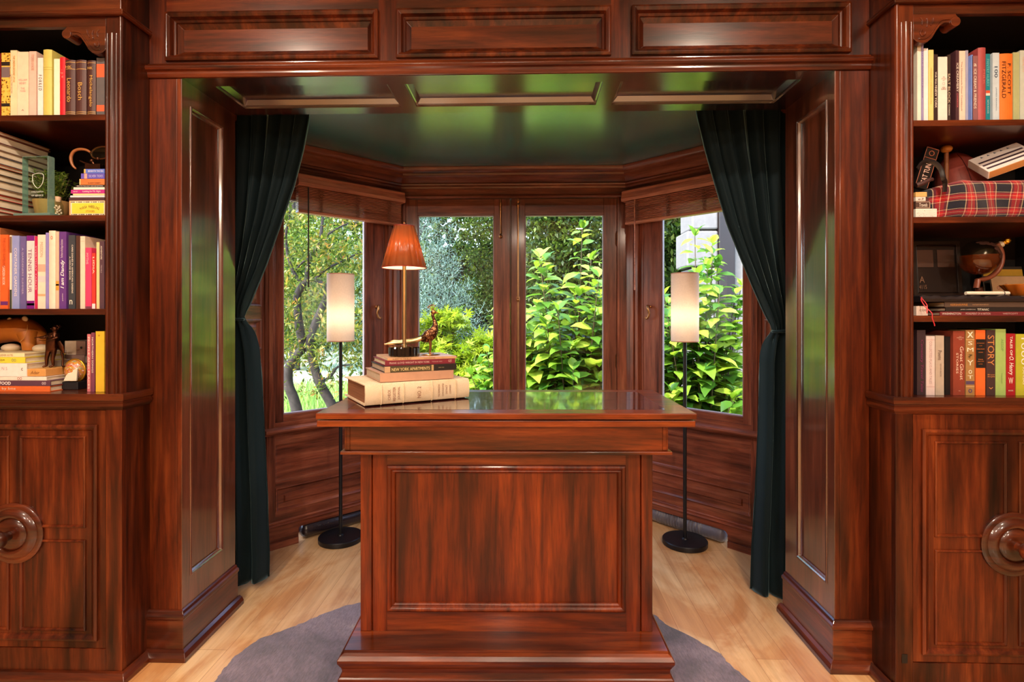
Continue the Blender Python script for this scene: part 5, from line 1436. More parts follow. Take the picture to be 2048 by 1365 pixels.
# small boxes
g9 = 'little boxes stacked beside the tartan bag'
z = Z2R
for px1, y0, y1, c_, lb, tx in ((1874, 412, 432, (236, 228, 218), 'white speckled box at the bottom of the little stack', None), (1861, 396.5, 411, (78, 54, 46), 'dark brown box with a pale border in the little stack', 'Travels'),
                                (1851.5, 387.5, 396, (230, 214, 204), 'small white matchbox second in the little stack', 'e3'), (1854, 377.5, 387, (222, 170, 104), 'small tan box on top of the little stack', None)):
    a, b = at(1831.5, y1, 1.975), at(px1, y0, 1.975)
    h = (y1 - y0) * 1.975 / F_PX * 0.97
    x = thing('small_box', lb, 'box', ((max(a.x, IN + 0.001) + b.x) / 2, 1.975, z + 0.0004), group=g9)
    hw_ = (b.x - max(a.x, IN + 0.001)) / 2
    bd = MB().box(-hw_, hw_, 0, 0.055, 0, h).build('box_body', colmat(*c_), x, bevel=0.0008)
    if tx:
        if px1 == 1861:
            m = MB()
            for q in ((-hw_ + 0.001, hw_ - 0.002, 0.0018, 0.0030), (-hw_ + 0.001, hw_ - 0.002, h - 0.0030, h - 0.0018), (hw_ - 0.0034, hw_ - 0.002, 0.0018, h - 0.0018)):
                m.box(q[0], q[1], -0.0006, 0.0, q[2], q[3])
            m.build('border', colmat(226, 200, 180), bd)
        lettering(bd, tx, colmat(*(W_ if px1 == 1861 else (90, 70, 64))), (0, -0.0008, h * 0.5), (1, 0, 0), (0, 0, 1), hw_ * 1.1, h * 0.5, 0.2)
    elif px1 == 1874:
        m = MB()
        for k in range(34):
            u, w_ = random.uniform(-hw_ * 0.9, hw_ * 0.9), random.uniform(0.003, h - 0.003)
            m.box(u - 0.0006, u + 0.0006, -0.0004, 0, w_ - 0.0005, w_ + 0.0005)
        m.build('speckles', colmat(110, 90, 84), bd)
    z += h + 0.0008
# tartan bag
t = NT('red tartan wool'); M['tartan'] = t.m
tc = t.n('ShaderNodeTexCoord'); sp = t.n('ShaderNodeSeparateXYZ'); t.l(tc.outputs['UV'], sp.inputs[0])
NV, RD, MG, CR = rgb(16, 16, 36), rgb(190, 22, 26), rgb(120, 20, 46), rgb(226, 200, 160)
def sett(c):
    f = t.math('FRACT', c)
    return t.ramp(f, [(0.0, NV), (0.50, CR), (0.53, MG), (0.60, RD), (0.735, CR), (0.755, RD), (0.88, MG), (0.96, CR), (0.99, NV)], 'CONSTANT')
tc_ = t.mix(0.5, sett(sp.outputs[0]), sett(sp.outputs[1]))
t.l(t.mix(0.55, tc_, t.ramp(t.noise(t.coords((300, 300, 300)), 1.0, 2), [(0.35, (0.6, 0.6, 0.6, 1)), (0.65, (1.15, 1.15, 1.15, 1))]), 'MULTIPLY'), t.bsdf.inputs['Base Color'])
t.set(Roughness=0.9, Sheen_Weight=0.4)
b0 = at(1872, 432, 2.0)
bag = thing('tartan_bag', 'red tartan wool bag with black leather straps lying on the shelf', 'bag', (b0.x, 2.0, Z2R + 0.0008))
BL, BH, BDp = 0.50, 0.152, 0.125
nu, nv = 40, 24
V, Fc, UV = [], [], []
for i in range(nu + 1):
    u = i / nu
    x = -0.002 + BL * u
    top = BH * (0.80 + 0.20 * min(1, u / 0.25)) * (1 + 0.02 * math.sin(u * 9))
    for k in range(nv):
        a = 2 * PI * k / nv
        ca, sa = math.cos(a), math.sin(a)
        ex = 0.42
        yy = 0.5 * BDp + 0.5 * BDp * math.copysign(abs(ca) ** ex, ca) * (0.55 + 0.45 * min(1, (u + 0.02) / 0.22))
        zz = top * 0.5 + top * 0.5 * math.copysign(abs(sa) ** ex, sa)
        V.append((x + 0.012 * math.sin(zz * 30) * u, yy + 0.008 * math.sin(u * 14 + zz * 20), zz))
for i in range(nu):
    for k in range(nv):
        k2 = (k + 1) % nv
        Fc.append((i * nv + k, i * nv + k2, (i + 1) * nv + k2, (i + 1) * nv + k))
Fc.append(tuple(range(nv)))
Fc.append(tuple(nu * nv + k for k in range(nv - 1, -1, -1)))
m = MB(); m.add(V, Fc)
bo = m.build('body', M['tartan'], bag, smooth=50)
uvl = bo.data.uv_layers.new(name='cloth')
for lp in bo.data.loops:
    co = bo.data.vertices[lp.vertex_index].co
    uvl.data[lp.index].uv = ((co.x + co.y * 0.25) / 0.084 + 0.30, (co.z - co.y * 0.4 + 0.25 * max(0, 0.09 - co.x)) / 0.058 + 0.25)
m = MB()
def B(px, py, Y=1.97):
    p = at(px, py, Y); return (p.x - b0.x, Y - 2.0, p.z - Z2R - 0.0008)
hp2 = [B(1887, 376), B(1887, 358), B(1882, 340), B(1872, 328), B(1858, 322), B(1844, 326), B(1834.5, 338)]
for p0_, p1_ in zip(hp2, hp2[1:]):
    pass
hp2 = [B(1889, 384, 1.992), B(1890, 366, 1.985)] + hp2[1:]
m.tube(hp2, 0.0085, 10, sx=0.3)
m.build('strap', colmat(28, 22, 24, 0.35), bag, smooth=40)
m = MB().tube([B(1832, 371, 1.965), B(1844, 367, 1.962), B(1857, 361, 1.962), B(1864, 358.5, 1.964), B(1865, 362, 1.966)], [0.009, 0.008, 0.007, 0.006, 0.003], 12)
m.build('rolled_cuff', colmat(70, 44, 44, 0.4), bag, smooth=60)
# football, gourd, boxes above the bag
fb = at(1922, 345, 2.22)
ft = thing('football', 'dark red leather football standing behind the tartan bag', 'football', (fb.x, 2.222, Z2R + 0.0008))
rotf = Matrix.Rotation(math.radians(-12), 3, 'Y') @ Matrix.Rotation(math.radians(90), 3, 'Y')
FZ = 0.158
def foot(th, a):
    return (0.158 * math.cos(th), 0.090 * math.sin(th) ** 1.12 * math.cos(a), 0.090 * math.sin(th) ** 1.12 * math.sin(a))
V, Fc = [], []
for j in range(17):
    for k in range(24):
        V.append(rotf @ Vector(foot(PI * j / 16, 2 * PI * k / 24)) + Vector((0, 0, FZ)))
for j in range(16):
    for k in range(24):
        Fc.append((j * 24 + k, j * 24 + (k + 1) % 24, (j + 1) * 24 + (k + 1) % 24, (j + 1) * 24 + k))
m = MB(); m.add(V, Fc)
cvr = m.build('cover', plain('pebbled football leather', rgb(168, 80, 70), 0.45, bumpy=0.3), ft, smooth=60)
m = MB()
for a in (1.9, 3.4, 4.9, 0.4):
    m = MB(); m.tube([rotf @ (Vector(foot(PI * j / 16, a)) * 1.005) + Vector((0, 0, FZ)) for j in range(2, 15)], 0.0013, 6)
    m.build('seam', colmat(80, 24, 28), cvr, smooth=60)
gb = at(1894, 299, 2.145)
go = thing('wooden_ball', 'small orange wooden ball on a stem behind the football', 'ornament', (gb.x, 2.148, Z2R + 0.001))
GH = at(1894, 299, 2.148).z - Z2R
MB().ball((0, 0, GH), (0.020, 0.02, 0.015), 18, 12).build('ball', plain('orange turned wood', rgb(214, 146, 74), 0.35), go, smooth=60)
MB().lathe([(0.022, 0.0), (0.022, 0.006), (0.008, 0.012), (0.008, GH - 0.013)], n=14).build('neck', colmat(150, 90, 50), go, smooth=40)
bx_ = at(1861, 335, 2.06)
bk = thing('black_box', 'narrow black box with white capital letters standing tilted in the bag', 'box', (bx_.x - 0.036, 2.06, Z2R + 0.132), (0, math.radians(17), 0))
m = MB().box(-0.024, 0.024, 0, 0.02, 0, 0.160)
bb_ = m.build('box_body', colmat(26, 20, 20, 0.35), bk, bevel=0.001)
m = MB()
for q in ((-0.0235, -0.022, 0.006, 0.158), (0.022, 0.0235, 0.006, 0.158), (-0.0235, 0.0235, 0.1565, 0.158), (-0.0235, 0.0235, 0.118, 0.1195)):
    m.box(q[0], q[1], -0.0006, 0, q[2], q[3])
m.tube([(0.009 * math.cos(k * 2 * PI / 24), -0.0006, 0.138 + 0.009 * math.sin(k * 2 * PI / 24)) for k in range(25)], 0.0012, 6)
m.build('border', colmat(190, 110, 80), bb_)
lettering(bb_, 'CAT TUNA', colmat(230, 190, 176), (0.001, -0.0008, 0.064), (0, 0, 1), (-1, 0, 0), 0.090, 0.020, 0.0, bold=0.01)
wb_ = at(1995, 313, 2.08)
wbx = thing('striped_boxes', 'tilted white box with dark stripes on top of the tartan bag', 'box', (wb_.x - 0.004, 2.055, wb_.z - 0.020))
wbx.name = 'striped_box'
wbx.rotation_euler = (math.radians(42), math.radians(-20), math.radians(-14))
m = MB().box(-0.082, 0.082, -0.055, 0.055, -0.02, 0.012)
wb1 = m.build('box_body', colmat(236, 228, 224), wbx, bevel=0.001)
m = MB()
for yy in (-0.034, -0.012, 0.010):
    m.box(-0.074, 0.072, yy - 0.0045, yy + 0.0045, 0.0121, 0.0126)
m.build('stripe', colmat(70, 52, 64), wb1)
m = MB()
for k in range(5):
    m.prism([(-0.05 + 0.022 * k, 0.036), (-0.042 + 0.022 * k, 0.036), (-0.046 + 0.022 * k, 0.046)], 0.0121, 0.0126, 'z')
m.build('printed_mark', colmat(90, 100, 120), wb1)
m = MB().box(-0.078, 0.080, -0.0556, -0.055, -0.018, 0.009)
m.build('patterned_side', colmat(206, 150, 90), wb1)

# third shelf: lying books, leather folder, globe decanter, frame
g10 = 'books lying under the black leather folder'
z = Z3R
z = stacked('dark red book at the bottom of the pile under the folder', 1880, 2070, 624.5, 632.5, 1.97, (122, 42, 46), 0.2, g10, z, texts=[('WASHINGTON', 'd', W_, 0.88, 0.20, 0.5, 0.5), ('MONUMENT OF A NATION', 'd', (226, 190, 180), 0.60, 0.26, 0.5, 0.5), ('WESTCOTT', 'd', (226, 190, 180), 0.26, 0.16, 0.5, 0.36)])
z = stacked('black book in the middle of the pile under the folder', 1891, 2070, 616.2, 624.3, 1.97, (34, 26, 24), 0.2, g10, z, texts=[('TITANIC', 'd', W_, 0.58, 0.13, 0.45, 0.5), ('JAMES CAMERONS', 'd', (214, 200, 190), 0.75, 0.17, 0.45, 0.28)], bands=[(0.0, 1.0, (34, 26, 24))])
z = stacked('grey brown book on top of the pile under the folder', 1889, 2070, 605.8, 616.0, 1.97, (84, 66, 56), 0.2, g10, z, texts=[('KERSHAWNE', 'd', (206, 134, 60), 0.84, 0.19, 0.45, 0.4), ('PORTRAITS FROM MEMORY', 'd', (196, 150, 110), 0.60, 0.18, 0.45, 0.22)])
a, b = at(1840, 606, 1.965), at(2062, 592, 1.965)
fld = thing('leather_folder', 'soft black leather folder lying across the flat books', 'folder', (a.x, 1.962, z + 0.0005))
m = MB()
n = 30
prof = [(a.x * 0 + (b.x - a.x) * i / n, 0.020 + 0.0028 * math.sin(i * 1.7) + 0.002 * math.sin(i * 0.6)) for i in range(n + 1)]
V, Fc = [], []
for i, (x, zt) in enumerate(prof):
    for y, zz in ((0.002, 0.0), (-0.002, zt * 0.5), (0.004, zt), (0.18, zt), (0.2, zt * 0.4), (0.2, 0.0)):
        V.append((x, y, zz if zz == 0.0 else zz))
for i in range(n):
    for k in range(6):
        k2 = (k + 1) % 6
        Fc.append((i * 6 + k, i * 6 + k2, (i + 1) * 6 + k2, (i + 1) * 6 + k))
Fc += [tuple(range(6)), tuple(n * 6 + k for k in range(5, -1, -1))]
m.add(V, Fc)
fbd = m.build('cover', plain('black grained leather', rgb(30, 24, 28), 0.42, bumpy=0.4), fld, smooth=40)
m = MB().tube([(0.004, 0.0, 0.016), (-0.002, -0.006, 0.004), (0.006, -0.016, -0.02), (0.016, -0.032, -0.042), (0.014, -0.036, -0.06), (0.020, -0.037, -0.078), (0.022, -0.037, -0.088)], 0.0018, 6)
m.tube([(0.004, 0.0, 0.012), (0.012, -0.014, -0.012), (0.006, -0.022, -0.030), (-0.002, -0.034, -0.042)], 0.0016, 6)
m.build('ribbon', colmat(206, 50, 60), fbd, smooth=60)
ZF = z + 0.0245
a, b = at(1833, 633, 1.975), at(1856, 613, 1.975)
cd = thing('card_box', 'tiny white printed box under the red ribbon', 'box', ((max(a.x, IN + 0.001) + b.x) / 2, 1.975, Z3R + 0.0005))
hw_ = (b.x - max(a.x, IN + 0.001)) / 2
bd = MB().box(-hw_, hw_, 0, 0.05, 0, 0.035).build('box_body', colmat(226, 206, 194), cd, bevel=0.001)
lettering(bd, 'COE', colmat(110, 80, 74), (0.002, -0.0006, 0.02), (1, 0, 0), (0, 0, 1), hw_ * 1.2, 0.008)
pf = at(1883, 590, 2.14)
pfr = thing('framed_sign', 'dark framed sign leaning at the back behind the folder', 'picture', (pf.x, 2.155, ZF), (math.radians(-4), 0, 0))
m = MB(); m.xf = frame((-0.095, 0, 0), (1, 0, 0), (0, 0, 1), (0, -1, 0))
m.panelled(0.19, 0.225, [(0.014, 0.014, 0.176, 0.211, [(0, 0), (0.003, 0.003), (0.006, -0.004)], 0)], 0.012)
fr_o = m.build('frame', colmat(40, 28, 24, 0.35), pfr, bevel=0.001)
m = MB().box(-0.078, -0.012, 0.0012, 0.0030, 0.12, 0.19).box(0.004, 0.07, 0.0012, 0.0030, 0.12, 0.19)
m.build('picture_panel', colmat(84, 56, 44), fr_o)
lettering(fr_o, 'A', colmat(150, 110, 86), (-0.06, 0.001, 0.07), (1, 0, 0), (0, 0, 1), 0.02, 0.026)
lettering(fr_o, '4115', colmat(150, 110, 86), (-0.058, 0.001, 0.04), (1, 0, 0), (0, 0, 1), 0.03, 0.016)
gc = at(1958, 516, 2.06)
gd = thing('globe_decanter', 'globe shaped glass whisky decanter on a curved wooden stand', 'decanter', (gc.x, 2.06, ZF))
cz = gc.z - ZF
RG = 0.066
MB().lathe([(0.0, 0.0), (0.058, 0.0), (0.060, 0.005), (0.052, 0.010), (0.020, 0.014), (0.012, 0.022), (0.012, 0.030), (0.016, 0.034), (0.0, 0.035)], n=36).build('base', colmat(58, 26, 18, 0.2), gd, smooth=40)
arcp = []
for k in range(19):
    a = math.radians(-120 + 160 * k / 18)
    arcp.append((0.084 * math.cos(a), 0, cz + 0.084 * math.sin(a)))
arcp = [(-0.01, 0, 0.03)] + arcp[3:]
MB().tube(arcp, 0.0085, 12, sx=1.4).build('arc_stand', colmat(124, 66, 46, 0.35), gd, smooth=50)
t = NT('decanter glass'); t.set(Base_Color=(1, 1, 1, 1), Roughness=0.0, Transmission_Weight=1.0, IOR=1.3); M['dglass'] = M['glass']
ax2 = Matrix.Rotation(math.radians(58), 3, 'Y')
prof = [(0.0, -RG)] + [(RG * math.sin(a), -RG * math.cos(a)) for a in [PI * k / 20 for k in range(1, 19)]] + [(0.013, 0.069), (0.012, 0.082), (0.014, 0.092)]
gl_ = MB().lathe(prof, (0, 0, cz), 40, ax2).build('globe', M['dglass'], gd, smooth=60)
t = NT('whisky'); t.set(Base_Color=rgb(150, 62, 20), Roughness=0.05, Transmission_Weight=0.75, IOR=1.33); M['whisky'] = t.m
lp = [(0.0, -RG * 0.97)] + [(RG * 0.97 * math.sin(a), -RG * 0.97 * math.cos(a)) for a in [PI * k / 24 for k in range(1, 14)]]
MB().lathe(lp + [(0.0, lp[-1][1])], (0, 0, cz), 40).build('whisky', M['whisky'], gl_, smooth=40)
land = MB()
for th, ph in ((0.6, -2.2), (0.75, -2.0), (0.62, -1.75), (0.8, -1.6), (0.9, -1.35), (0.75, -1.2), (1.0, -1.1), (1.15, -1.3), (1.3, -1.15), (1.45, -1.0), (1.6, -1.1)):
    d = Vector((math.sin(th) * math.cos(ph), math.sin(th) * math.sin(ph), math.cos(th)))
    q = d.to_track_quat('Z', 'Y').to_matrix()
    land.ball(Vector((0, 0, cz)) + d * RG * 1.003, (0.012, 0.007, 0.0006), 9, 4, q)
land.build('etched_land', colmat(60, 34, 26), gl_, smooth=60)
m = MB().lathe([(0.0, 0.084), (0.011, 0.084), (0.012, 0.098), (0.007, 0.102), (0.007, 0.108)], (0, 0, cz), 20, ax2)
cork = m.build('stopper', colmat(226, 196, 170), gd, smooth=40)
m = MB().lathe([(0.008, 0.104), (0.010, 0.108), (0.0, 0.112)], (0, 0, cz), 18, ax2).ball(Vector((0, 0, cz)) + ax2 @ Vector((0, 0, 0.122)), 0.0135, 18, 12)
m.build('stopper_knob', colmat(220, 176, 60, 0.15, 1.0), cork, smooth=60)
a, b = at(1937, 590, 1.99), at(2016, 590, 1.99)
pn = thing('white_pen', 'fat white pen with a black band lying on the leather folder', 'pen', ((a.x + b.x) / 2, 1.995, ZF + 0.0))
hl = (b.x - a.x) / 2
pb_ = MB().tube([(-hl, 0, 0.0075), (-hl + 0.004, 0, 0.0075), (hl - 0.003, 0, 0.0075), (hl, 0, 0.0075)], [0.005, 0.007, 0.007, 0.005], 16).build('barrel', colmat(240, 226, 206), pn, smooth=40)
MB().tube([(hl - 0.014, 0, 0.0075), (hl - 0.011, 0, 0.0075)], 0.0073, 16).build('band', K_ and colmat(*K_), pb_, smooth=40)
# amber dish and papers at the edge
ad = at(2040, 584, 2.03)
am = thing('amber_dish', 'amber pressed glass dish at the outer end of the folder', 'dish', (ad.x + 0.012, 2.035, ZF))
t = NT('amber glass'); t.set(Base_Color=rgb(206, 120, 40), Roughness=0.08, Transmission_Weight=0.35, Coat_Weight=0.6)
MB().lathe([(0.0, 0.0), (0.032, 0.0), (0.036, 0.003), (0.062, 0.040), (0.060, 0.042), (0.034, 0.007), (0.0, 0.005)], n=64, flute=lambda a, r, zz: 1 + 0.06 * math.cos(10 * a) * (zz > 0.01)).build('bowl', t.m, am, smooth=30)
g11 = 'folded papers leaning behind the decanter'
for i, (px, py, c_, lb, hgt, tilt) in enumerate(((2024, 500, (226, 176, 60), 'yellow banded magazine leaning behind the decanter', 0.13, -8), (2040, 545, (190, 150, 110), 'old folded street map leaning behind the amber dish', 0.085, -14))):
    q = at(px, py, 2.17 - i * 0.05)
    mgz = thing('magazine', lb, 'magazine', (q.x + 0.018, 2.238 - i * 0.05, ZF), (math.radians(-10), 0, 0), g11)
    cvm = MB().box(-0.06, 0.10, 0, 0.006, 0.002, hgt).build('pages', M['page_line'], mgz)
    m = MB().box(-0.0605, 0.1005, -0.001, 0, 0.001, hgt + 0.001)
    cvo = m.build('cover', colmat(*((60, 52, 48) if i == 0 else c_)), mgz)
    if i == 0:
        MB().box(-0.0605, 0.1005, -0.0015, -0.001, hgt * 0.70, hgt * 0.92).build('printed_band', colmat(*c_), cvo)
        lettering(cvo, 'TIME', colmat(90, 74, 60), (0.0, -0.0018, hgt * 0.55), (1, 0, 0), (0, 0, 1), 0.07, 0.02)
    else:
        lettering(cvo, 'OHIO', colmat(150, 60, 50), (-0.02, -0.0016, hgt * 0.5), (0.9, 0, 0.3), (-0.3, 0, 0.9), 0.05, 0.016)

g12 = 'upright books on the ledge below the decanter'
shelf_row([
    (1834, 1851, 661, (52, 36, 42), 'dark plum book with faint pink script against the stile', dict(texts=[('Cemetery Travel Tales', 'd', (120, 40, 90), 0.45, 0.8, 0.55, 0.4, 0.2)])),
    (1852.5, 1869.5, 673, (214, 196, 196), 'pale lilac book with a bordered spine panel', dict(texts=[('COLLECTED PLAYS AND TALES', 'd', (170, 150, 152), 0.55, 0.72, 0.5, 0.3)], bands=[(0.14, 0.145, (170, 120, 126)), (0.935, 0.94, (170, 120, 126))])),
    (1871, 1888, 672, (178, 164, 150), 'warm grey poetry book beside the pale lilac one', dict(texts=[('Poems', 'd', (90, 70, 64), 0.67, 0.16, 0.5, 0.44), ('NEW AND SELECTED', 'd', (120, 100, 90), 0.42, 0.22, 0.6, 0.16)])),
    (1890, 1900.5, 674, (16, 12, 14), 'narrow plain black book between the grey and brick red ones', dict(dy=0.012)),
    (1902, 1929.5, 663, (134, 58, 42), 'thick brick red ghost story book with pale lettering', dict(texts=[('Great Ghost', 'd', (232, 200, 180), 0.50, 0.52, 0.72, 0.30), ('STORIES', 'd', (232, 200, 180), 0.50, 0.32, 0.34, 0.18), ('101', 'h', (226, 190, 170), 0.915, 0.18, 0.6, 0.012), ('INTERNATIONAL', 'h', (226, 190, 170), 0.895, 0.6, 0.6, 0.014), ('TALES', 'h', (226, 190, 170), 0.87, 0.3, 0.6, 0.012), ('BCL', 'h', (226, 190, 170), 0.07, 0.16, 0.55, 0.014)])),
    (1931.5, 1949, 661, (160, 122, 74), 'tan book with a column of small white pictures', dict(texts=[('x', 'h', (236, 226, 206), 0.93, 0.7, 0.5, 0.09), ('S', 'h', (236, 226, 206), 0.80, 0.5, 0.5, 0.06), ('M', 'h', (236, 226, 206), 0.70, 0.7, 0.5, 0.06), ('?', 'h', (80, 60, 30), 0.60, 0.5, 0.5, 0.06), ('Y', 'h', (236, 226, 206), 0.50, 0.7, 0.5, 0.08), ('o', 'h', (236, 226, 206), 0.36, 0.4, 0.5, 0.06), ('T', 'h', (236, 226, 206), 0.28, 0.6, 0.5, 0.05), ('o', 'h', (70, 60, 120), 0.07, 0.44, 0.5, 0.06)], bands=[(0.165, 0.22, (84, 66, 96)), (0.13, 0.14, (206, 170, 120)), (0.85, 0.86, (206, 170, 120))])),
    (1951.5, 1970.5, 661, (222, 104, 44), 'bright orange book with a wide black label', dict(bands=[(0.42, 0.86, (20, 14, 14))], texts=[('ANTHOLOGY', 'h', (206, 120, 60), 0.80, 0.8, 0.5, 0.014), ('OF', 'h', (206, 120, 60), 0.76, 0.3, 0.5, 0.012), ('DARK DREAM', 'h', (206, 120, 60), 0.71, 0.8, 0.5, 0.014), ('WORKS', 'h', (206, 120, 60), 0.66, 0.5, 0.5, 0.012), ('TALES', 'h', (206, 120, 60), 0.55, 0.5, 0.5, 0.016), ('AND LOST', 'h', (206, 120, 60), 0.52, 0.7, 0.5, 0.014), ('LIVES', 'h', (206, 120, 60), 0.48, 0.4, 0.5, 0.012)])),
    (1972.5, 1990.5, 661, (66, 46, 46), 'dark brown book with one tall orange word', dict(texts=[('STORY', 'd', (196, 130, 74), 0.69, 0.46, 0.5, 0.72), ('Bryan', 'h', (206, 140, 80), 0.315, 0.8, 0.55, 0.024), ('Boyle', 'h', (206, 140, 80), 0.285, 0.8, 0.55, 0.024), ('v', 'h', (206, 140, 80), 0.11, 0.5, 0.5, 0.03)])),
    (1991, 2011.5, 659, (156, 186, 106), 'light green book beside the dark brown one', dict(texts=[('AESOP', 'd', (120, 160, 90), 0.76, 0.18, 0.65, 0.26), ('TOLSTOY', 'd', (110, 140, 80), 0.26, 0.16, 0.6, 0.14)])),
    (2012.2, 2030.5, 668, (158, 28, 36), 'crimson tale book with white slanted lettering', dict(texts=[('TALES OF', 'd', W_, 0.80, 0.31, 0.55, 0.26, 0, 0.015), ('O. Henry', 'd', (248, 244, 236), 0.48, 0.30, 0.5, 0.62, 0.25), ('W', 'h', W_, 0.24, 0.5, 0.5, 0.1), ('BOOKS', 'h', W_, 0.08, 0.5, 0.5, 0.02)])),
    (2032, 2058, 669, (178, 176, 50), 'lime yellow book with tall white numerals', dict(texts=[('1000', 'd', W_, 0.72, 0.44, 0.6, 0.44), ('KANSAS', 'd', W_, 0.32, 0.28, 0.6, 0.2)])),
], ZLG, YB_, g12)
# ------------------------------------------------------------------ garden
BROAD_V = np.array([(0, 0, 0), (-.30, .20, .05), (0, .22, 0), (.30, .20, .05), (-.46, .52, .05), (0, .54, -.02), (.46, .52, .05), (-.26, .82, -.03), (0, .84, -.09), (.26, .82, -.03), (0, 1.06, -.22)])
BROAD_F = [(0, 2, 1), (0, 3, 2), (1, 2, 5, 4), (2, 3, 6, 5), (4, 5, 8, 7), (5, 6, 9, 8), (7, 8, 10), (8, 9, 10)]
LANCE_V = np.array([(0, 0, 0), (-.14, .45, .03), (0, .5, -.01), (.14, .45, .03), (0, 1, -.10)])
LANCE_F = [(0, 2, 1), (0, 3, 2), (1, 2, 4), (2, 3, 4)]
NEED_V = np.array([(0, 0, 0), (-.05, .5, .01), (0, 1, 0), (.05, .5, .01)])
NEED_F = [(0, 3, 2, 1)]
def star(n=5):
    V, Fc = [(0, 0, 0)], []
    for k in range(n):
        a = (k - (n - 1) / 2) * 0.72
        L = 1.0 - 0.16 * abs(k - (n - 1) / 2)
        d = np.array((math.sin(a), math.cos(a), 0)); e = np.array((math.cos(a), -math.sin(a), 0))
        b = len(V)
        V += [tuple(d * L * 0.45 - e * 0.11), tuple(d * L + np.array((0, 0, -.12))), tuple(d * L * 0.45 + e * 0.11)]
        Fc.append((0, b + 2, b + 1, b))
    return np.array(V), Fc
STAR_V, STAR_F = star()

def norm(a):
    return a / np.maximum(1e-9, np.linalg.norm(a, axis=1, keepdims=True))

def leaf_mesh(name, mat, parent, tmpl, pos, dirs, ups, size, wid=1.0):
    tv, tf = tmpl
    pos, d = np.asarray(pos, float), norm(np.asarray(dirs, float))
    n = len(pos)
    u = np.asarray(ups, float)
    x = norm(np.cross(d, u)); z = np.cross(x, d)
    size = np.asarray(size).reshape(n, 1, 1)
    v = tv[None, :, :].repeat(n, 0) * size
    v[:, :, 0] *= wid
    W = v[:, :, 0:1] * x[:, None, :] + v[:, :, 1:2] * d[:, None, :] + v[:, :, 2:3] * z[:, None, :] + pos[:, None, :]
    k = len(tv)
    fl = np.concatenate([np.array(f) for f in tf]); cnt = np.array([len(f) for f in tf])
    idx = (fl[None, :] + (np.arange(n) * k)[:, None]).ravel()
    tot = np.tile(cnt, n)
    me = bpy.data.meshes.new(name)
    me.vertices.add(n * k); me.vertices.foreach_set('co', W.ravel())
    me.loops.add(len(idx)); me.loops.foreach_set('vertex_index', idx.astype(np.int32))
    me.polygons.add(len(tot))
    me.polygons.foreach_set('loop_start', np.concatenate([[0], np.cumsum(tot)[:-1]]).astype(np.int32))
    me.polygons.foreach_set('loop_total', tot.astype(np.int32))
    me.update(calc_edges=True)
    a = me.attributes.new('tint', 'FLOAT', 'FACE')
    a.data.foreach_set('value', np.repeat(RS.rand(n), len(tf)).astype(np.float32))
    if len(tf) > 4:
        me.polygons.foreach_set('use_smooth', np.ones(len(tot), bool))
    me.materials.append(mat)
    o = bpy.data.objects.new(name, me)
    COL.objects.link(o)
    o.parent = parent
    return o

M['bark'] = plain('dark wet bark', rgb(52, 42, 38), 0.8, bumpy=0.8, vary=0.5)
M['twig'] = plain('green brown twig', rgb(92, 74, 50), 0.7)
M['lf_olive'] = leaf_mat('olive leaves', [(0.0, rgb(44, 62, 24)), (0.5, rgb(96, 112, 40)), (0.85, rgb(150, 150, 62)), (1.0, rgb(176, 120, 70))])
M['lf_blue'] = leaf_mat('blue spruce needles', [(0.0, rgb(66, 90, 86)), (0.5, rgb(108, 136, 128)), (1.0, rgb(152, 176, 164))], 0.75, 0.25)
M['lf_maple'] = leaf_mat('maple leaves', [(0.0, rgb(84, 116, 24)), (0.5, rgb(136, 162, 38)), (1.0, rgb(184, 192, 62))])
M['lf_broad'] = leaf_mat('broad shrub leaves', [(0.0, rgb(58, 104, 40)), (0.35, rgb(98, 144, 48)), (0.7, rgb(148, 184, 58)), (1.0, rgb(196, 212, 84))], 0.32)
M['lf_dark'] = leaf_mat('dark tree leaves', [(0.0, rgb(22, 40, 16)), (0.6, rgb(54, 80, 30)), (1.0, rgb(104, 120, 50))])
M['lf_mid'] = leaf_mat('green tree leaves', [(0.0, rgb(50, 80, 30)), (0.6, rgb(104, 134, 54)), (1.0, rgb(160, 176, 84))])
M['lf_pot'] = leaf_mat('pot plant leaves', [(0.0, rgb(86, 124, 54)), (0.6, rgb(150, 182, 88)), (1.0, rgb(206, 218, 130))])
M['lawn'] = plain('garden turf', rgb(146, 154, 128), 0.9)
GZ = -0.35

# potted plant on the shelf: upright sprigs
P_, D_, U_, S_ = [], [], [], []
stm = MB()
for k in range(46):
    a, r = random.uniform(0, 2 * PI), 0.046 * math.sqrt(random.random())
    lean = Vector((math.cos(a) * r * 0.8 + random.uniform(-.012, .022), math.sin(a) * r * 0.8 + random.uniform(-.02, .02), random.uniform(0.085, 0.135)))
    b = Vector((math.cos(a) * r * 0.7, math.sin(a) * r * 0.7, 0.072))
    stm.tube([b, b + lean * 0.5, b + lean], [0.0012, 0.001, 0.0006], 5)
    for i in range(9):
        f = 0.30 + 0.70 * i / 8
        p = b + lean * f
        for q in range(3):
            t_ = random.uniform(0, 2 * PI)
            if p.x > 0.062:
                continue
            P_.append(p); D_.append((math.cos(t_), math.sin(t_), 0.7)); U_.append((0, 0.1, 1)); S_.append(random.uniform(0.014, 0.024))
stm.build('stem', M['twig'], pot)
leaf_mesh('foliage', M['lf_pot'], pot, (LANCE_V, LANCE_F), P_, D_, U_, S_, 1.3)

